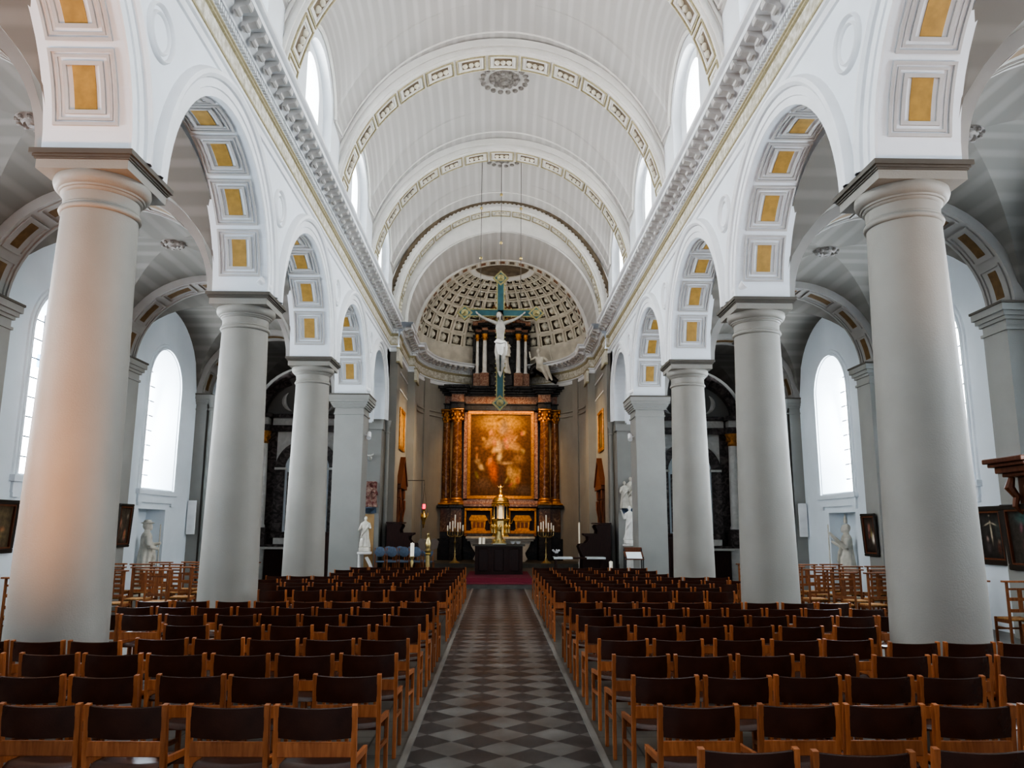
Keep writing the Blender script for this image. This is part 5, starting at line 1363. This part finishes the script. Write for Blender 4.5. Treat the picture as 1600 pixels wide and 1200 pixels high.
# long credence table right
t=thing('side_table','low dark table with white cloth edge right of the altar','table',(2.55,25.6,.27))
for sx in (-1,1):
    for sy in (-1,1): mb=MB(); mb.cbox(sx*.74-.03,sx*.74+.03,sy*.2-.03,sy*.2+.03,0,.55,.005); part('leg',mb,'darkwood',t,25)
mb=MB(); mb.cbox(-.80,.80,-.26,.26,.55,.59,.005); part('tabletop',mb,'darkwood',t,25)
mb=MB()
for s in (-1,1): mb.cbox(min(s*.22,s*.82),max(s*.22,s*.82),-.28,.28,.59,.605,.004); mb.cbox(min(s*.22,s*.82),max(s*.22,s*.82),-.285,-.27,.54,.60,.003)
tag(part('tablecloth',mb,'paper',None,25,(2.55,25.6,.27)),'narrow white cloths laid over the low dark side table','tablecloth')
t=thing('flower_arrangement','little bunch of white flowers on the left end of the side table','flowers',(1.82,25.5,.88))
mb=MB(); mb.lathe([(.05,0),(.07,.06),(.05,.1)],n=12); part('vase',mb,'steel',t,40)
mb=MB()
for k in range(9): mb.ball((.11*math.cos(k*.7)*(k%3+1)/3,.1*math.sin(k*.7),.14+.03*(k%3)),.035,7,5)
part('blossoms',mb,'white',t,60)
# side altars at the ends of the aisles
for sd in (-1,1):
    t=thing('side_altar','black and white marble side altar with gilt capitals at the end of the %s aisle'%SIDE[sd],'altar',(sd*6.85,28.55,0)); t.scale=(1.12,1,1)
    mb=MB(); mb.box(-1.74,1.74,-.15,.03,0,5.75); part('black_back',mb,'sidemarble',t,20)
    for s in (-1,1):
        mb=MB(); mb.lathe([(.19,1.75),(.19,1.82),(.165,1.88),(.165,3.0),(.135,4.70)],(s*1.38,-.42,0),24); c_=part('white_column',mb,'whitemarble',t,40)
        mb=MB(); mb.lathe([(.14,4.70),(.17,4.75),(.15,4.8),(.18,4.98),(.23,5.10),(.23,5.14)],(s*1.38,-.42,0),16)
        for k in range(8): mb.ball((s*1.38+.17*math.cos(k*PI/4),-.42+.17*math.sin(k*PI/4),4.92),.05,6,5,rz=.08)
        part('gilt_capital',mb,'gilt',c_,50)
        mb=MB(); mb.cbox(s*1.38-.26,s*1.38+.26,-.70,-.1,1.1,1.75,.01); mb.cbox(s*1.38-.30,s*1.38+.30,-.74,-.1,1.62,1.75,.02); part('pedestal',mb,'sidemarble',t,25)
        mb=MB(); mb.cbox(s*1.38-.3,s*1.38+.3,-.78,-.1,0,1.1,.01); part('pedestal_block',mb,'whitemarble' if sd*s>0 else 'pier',t,25)
        mb=MB(); mb.cbox(s*1.38-.14,s*1.38+.14,-.60,-.1,5.36,5.62,.01); part('white_block',mb,'whitemarble',t,25)
    mb=MB(); mb.cbox(-1.66,1.66,-.40,-.1,5.14,5.36,.01); mb.cbox(-1.75,1.75,-.55,-.1,5.62,5.75,.02)
    for s in (-1,1): mb.cbox(s*1.38-.22,s*1.38+.22,-.68,-.1,5.14,5.36,.01); mb.cbox(s*1.38-.30,s*1.38+.30,-.76,-.1,5.62,5.76,.02)
    part('entablature',mb,'sidemarble',t,25)
    mb=MB(); mb.box(-1.15,1.15,-.30,-.1,5.36,5.62); part('white_frieze',mb,'whitemarble',t,20)
    # inner arch: white spandrels + dark arch + pale recess
    mb=MB(); mb.box(-1.0,1.0,-.20,-.14,3.75,5.14); part('spandrels',mb,'whitemarble',t,20)
    mb=MB(); P=lambda tt,w,o:(-(1.0-o)*math.cos(tt),w,3.85+(1.0-o)*math.sin(tt)); mb.cbar(P,0,PI,-.30,-.14,0,.30,20)
    mb.box(-1.0,-.70,-.30,-.14,1.6,3.85); mb.box(.70,1.0,-.30,-.14,1.6,3.85); part('dark_arch',mb,'sidemarble',t,35)
    mb=MB(); N=20; v=[(-.70,-.215,1.6),(.70,-.215,1.6)]+[(.70*math.cos(PI*i/N),-.215,3.85+.70*math.sin(PI*i/N)) for i in range(N+1)]; mb.add(v,[tuple(range(len(v)))]); 
    part('pale_recess',mb,'outer',t,20)
    mb=MB(); mb.box(-.62,.62,-.225,-.22,1.65,3.7); part('niche_picture',mb,'sidemarble',t,20)
    mb=MB(); 
    for s in (-1,1): mb.box(min(s*.66,s*1.02),max(s*.66,s*1.02),-.33,-.14,3.78,3.86)
    part('impost',mb,'whitemarble',t,20)
    P=lambda tt,w,o:(-(1.7-o)*math.cos(tt),w,5.76+(1.55-o)*math.sin(tt))
    for q0,q1 in ((0,rad(62)),(rad(118),PI)): mb=MB(); mb.cbar(P,q0,q1,-.35,-.05,0,.28,12); part('broken_pediment',mb,'sidemarble',t,35)
    mb=MB()
    for s in (-1,1): mb.cbar(lambda tt,w,o:(s*(.30+.42*math.cos(tt)),w,6.15+(.42)*math.sin(tt)-o*0+ (0)),-.9,.75,-.40,-.30,0,.0) if 0 else mb.tube([(s*(.42+.40*math.cos(q)),-.36,6.25+.40*math.sin(q)) for q in [ -1.2+.25*k for k in range(9)]],[.01,.04,.06,.075,.08,.075,.06,.04,.01],6)
    part('white_crescent',mb,'whitemarble',t,50)
    mb=MB(); mb.ball((0,-.3,6.5),.3,12,8); mb.cbox(-.2,.2,-.4,-.1,5.76,6.4,.03); part('crest',mb,'redwood',t,50)
    mb=MB(); P=lambda tt,w,o:(-(1.78-o)*math.cos(tt),w,5.62+(1.93-o)*math.sin(tt)); mb.cbar(P,0,PI,-.12,.0,0,.22,28); part('dark_arch_band',mb,'sidemarble',t,35)
    mb=MB(); mb.cbox(-1.05,1.05,-.85,-.15,0,1.02,.01); part('mensa_block',mb,'darkwood',t,25)
    mb=MB(); mb.cbox(-1.15,1.15,-.95,-.15,1.02,1.10,.01); mb.cbox(-.9,.9,-.5,-.15,1.18,1.40,.01); part('mensa_top',mb,'whitemarble',t,25)
    mb=MB(); mb.cbox(-1.1,1.1,-.8,-.15,1.10,1.18,.01); mb.cbox(-1.0,1.0,-.45,-.15,1.40,1.60,.01); part('mensa_step',mb,'sidemarble',t,25)
# dark objects behind left & right piers (low cabinet)
for sd in (-1,1):
    t=thing('dark_cabinet','dark wooden cabinet standing in the %s aisle behind the round column'%SIDE[sd],'cabinet',(sd*5.35,25.2,0))
    mb=MB(); mb.cbox(-.45,.45,-.3,.3,0,1.55,.01); part('cabinet_body',mb,'darkwood',t,25)
    for s in (-1,1): mb=MB(); mb.cbox(s*.215-.2,s*.215+.2,-.325,-.30,.1,1.45,.008); part('cabinet_door',mb,'darkwood',t,25)
    mb=MB(); mb.cbox(-.5,.5,-.35,.35,1.55,1.62,.01); part('cabinet_top',mb,'darkwood',t,25)
# confessional canopy on the right edge
t=thing('carved_canopy','dark carved wooden canopy projecting from the right aisle pilaster at the edge','canopy',(8.575,12.62,0))
mb=MB()
for z0,z1,d,w in ((2.84,2.92,.50,.50),(2.78,2.84,.44,.46),(2.68,2.78,.36,.40),(2.62,2.68,.28,.34)): mb.cbox(-d,0,-w,w,z0,z1,.012)
part('canopy_cornice',mb,'redwood',t,25)
mb=MB()
part('canopy_back',mb,'redwood',t,40) if 0 else None
mb.cbox(-.06,0,-.28,.28,2.1,2.62,.01); part('canopy_back',mb,'redwood',t,40)
for s in (-1,1): mb=MB(); mb.tube([(-.18,s*.24,2.62),(-.24,s*.24,2.45),(-.13,s*.24,2.30),(-.17,s*.24,2.15),(-.05,s*.24,2.02)],[.05,.08,.06,.05,.02],8); part('carved_bracket',mb,'redwood',t,40)
# spotlights
def spot(lab,loc,rz,tilt=.5):
    t=thing('spotlight',lab,'spotlight',loc,rz)
    mb=MB(); mb.box(-.03,.03,-.03,.03,0,.06); mb.tube([(0,0,.05),(0,0,.10)],.02,8); part('mount',mb,'white',t,25)
    mb=MB(); d=Vector((0,-math.cos(tilt),math.sin(tilt))); c=Vector((0,0,.16)); mb.tube([c-d*.11,c+d*.11,c+d*.13],[.065,.075,.08],14); part('lamp_head',mb,'white',t,40)
for sd in (-1,1):
    spot('white spotlight on the ledge of the middle round %s column'%SIDE[sd],(sd*4.0,12.78,5.6),sd*.9,.6)
    spot('white spotlight on the capital of the square %s pier'%SIDE[sd],(sd*3.93,22.9,5.6),sd*.9,.3)
    t=thing('spotlight','white spotlight fixed low on the inner side of the square %s pier'%SIDE[sd],'spotlight',(sd*3.97,23.2,4.45))
    mb=MB(); mb.tube([(0,0,0),(-sd*.09,0,0)],.02,8); part('mount',mb,'white',t,30)
    mb=MB(); mb.tube([(-sd*.10,.08,.07),(-sd*.12,-.10,-.10)],[.06,.07],14); part('lamp_head',mb,'white',t,40)
# ------------------------------------------------------------------ camera
cam=bpy.data.cameras.new('camera'); co=bpy.data.objects.new('camera',cam); C.objects.link(co)
cam.sensor_width=36; cam.lens=36*1230.13/1600; cam.clip_end=200; cam.clip_start=.05
co.matrix_world=Matrix.Translation((-.0723,0,1.75))@Matrix.Rotation(-rad(1.0464),4,'Z')@Matrix.Rotation(rad(90+10.4084),4,'X')@Matrix.Rotation(rad(.2538),4,'Z')
bpy.context.scene.camera=co
# ------------------------------------------------------------------ light
sc=bpy.context.scene
w=bpy.data.worlds.new('world'); sc.world=w; w.use_nodes=True
bg=w.node_tree.nodes['Background']; bg.inputs[0].default_value=(.80,.88,1,1); bg.inputs[1].default_value=LW
def area(name,loc,direction,sx,sy,power,col,spread=PI):
    l=bpy.data.lights.new(name,'AREA'); l.shape='RECTANGLE'; l.size=sx; l.size_y=sy; l.energy=power; l.color=col; l.spread=spread
    o=bpy.data.objects.new(name,l); C.objects.link(o); o.location=loc
    o.rotation_euler=Vector(direction).to_track_quat('-Z','Y').to_euler(); return o
def spotl(name,loc,target,power,col,size=60,blend=.6,r=.1):
    l=bpy.data.lights.new(name,'SPOT'); l.energy=power; l.color=col; l.spot_size=rad(size); l.spot_blend=blend; l.shadow_soft_size=r
    o=bpy.data.objects.new(name,l); C.objects.link(o); o.location=loc
    o.rotation_euler=(Vector(target)-Vector(loc)).to_track_quat('-Z','Y').to_euler(); return o
for sd in (-1,1):
    for c in WIN: area('daylight_aisle',(sd*(WX+.66),c,4.1),(-sd,0,-.15),1.4,2.8,PA,(.86,.93,1))
    for c in BC[1:]: area('daylight_clerestory',(sd*5.2,c,10.7),(-sd,0,-.25),1.15,2.4,PC,(1,.98,.95))
area('rear_fill',(0,-4.5,6.5),(0,1,-.12),5,6,PW,(.93,.96,1))  # added soft fill from behind the camera, no window built here
spotl('altar_spot',(-1.6,31.9,8.3),(AX,34.6,4.6),PS,(1,.58,.22),75,.8,.12)
spotl('altar_spot',(1.8,31.9,8.3),(AX,34.6,4.6),PS,(1,.58,.22),75,.8,.12)
spotl('altar_spot',(0,30.5,4.2),(AX,33.5,2.0),PS*.5,(1,.72,.38),60,.8,.1)
spotl('chancel_spot',(1.0,29.2,6.6),(-3.7,29.9,4.4),520,(1,.75,.45),70,.9,.1)
spotl('chancel_spot',(-1.0,29.2,6.6),(3.9,29.9,4.4),460,(1,.75,.45),70,.9,.1)
spotl('warm_lamp',(-4.9,4.2,.9),(-4.45,7.4,4.0),WL,(1,.42,.13),95,.9,.3)
spotl('apse_uplight',(-2.9,31.6,8.95),(1.0,34.6,11.5),70,(1,.93,.82),110,1,.2)
spotl('apse_uplight',(3.1,31.6,8.95),(-.8,34.6,11.5),60,(1,.95,.88),110,1,.2)
spotl('vault_fill',(-3.2,29.9,9.12),(1.2,29.9,12.8),70,(1,.96,.9),130,1,.2)  # this pair is added to brighten the chancel vault, no fixture modelled
spotl('vault_fill',(3.3,29.9,9.12),(-1.0,29.9,12.8),70,(1,.96,.9),130,1,.2)
spotl('apse_wash',(0,29.5,7.5),(-2.6,34,5),90,(1,.85,.66),80,1,.3)
spotl('apse_wash',(0.2,29.5,7.5),(2.8,34,5),90,(1,.85,.66),80,1,.3)
spotl('warm_lamp',(5.9,4.3,2.2),(4.6,8.0,6.6),WL*.35,(1,.60,.36),65,.9,.25)
sc.view_settings.view_transform=VT; sc.view_settings.look=LOOK; sc.view_settings.exposure=EXPO
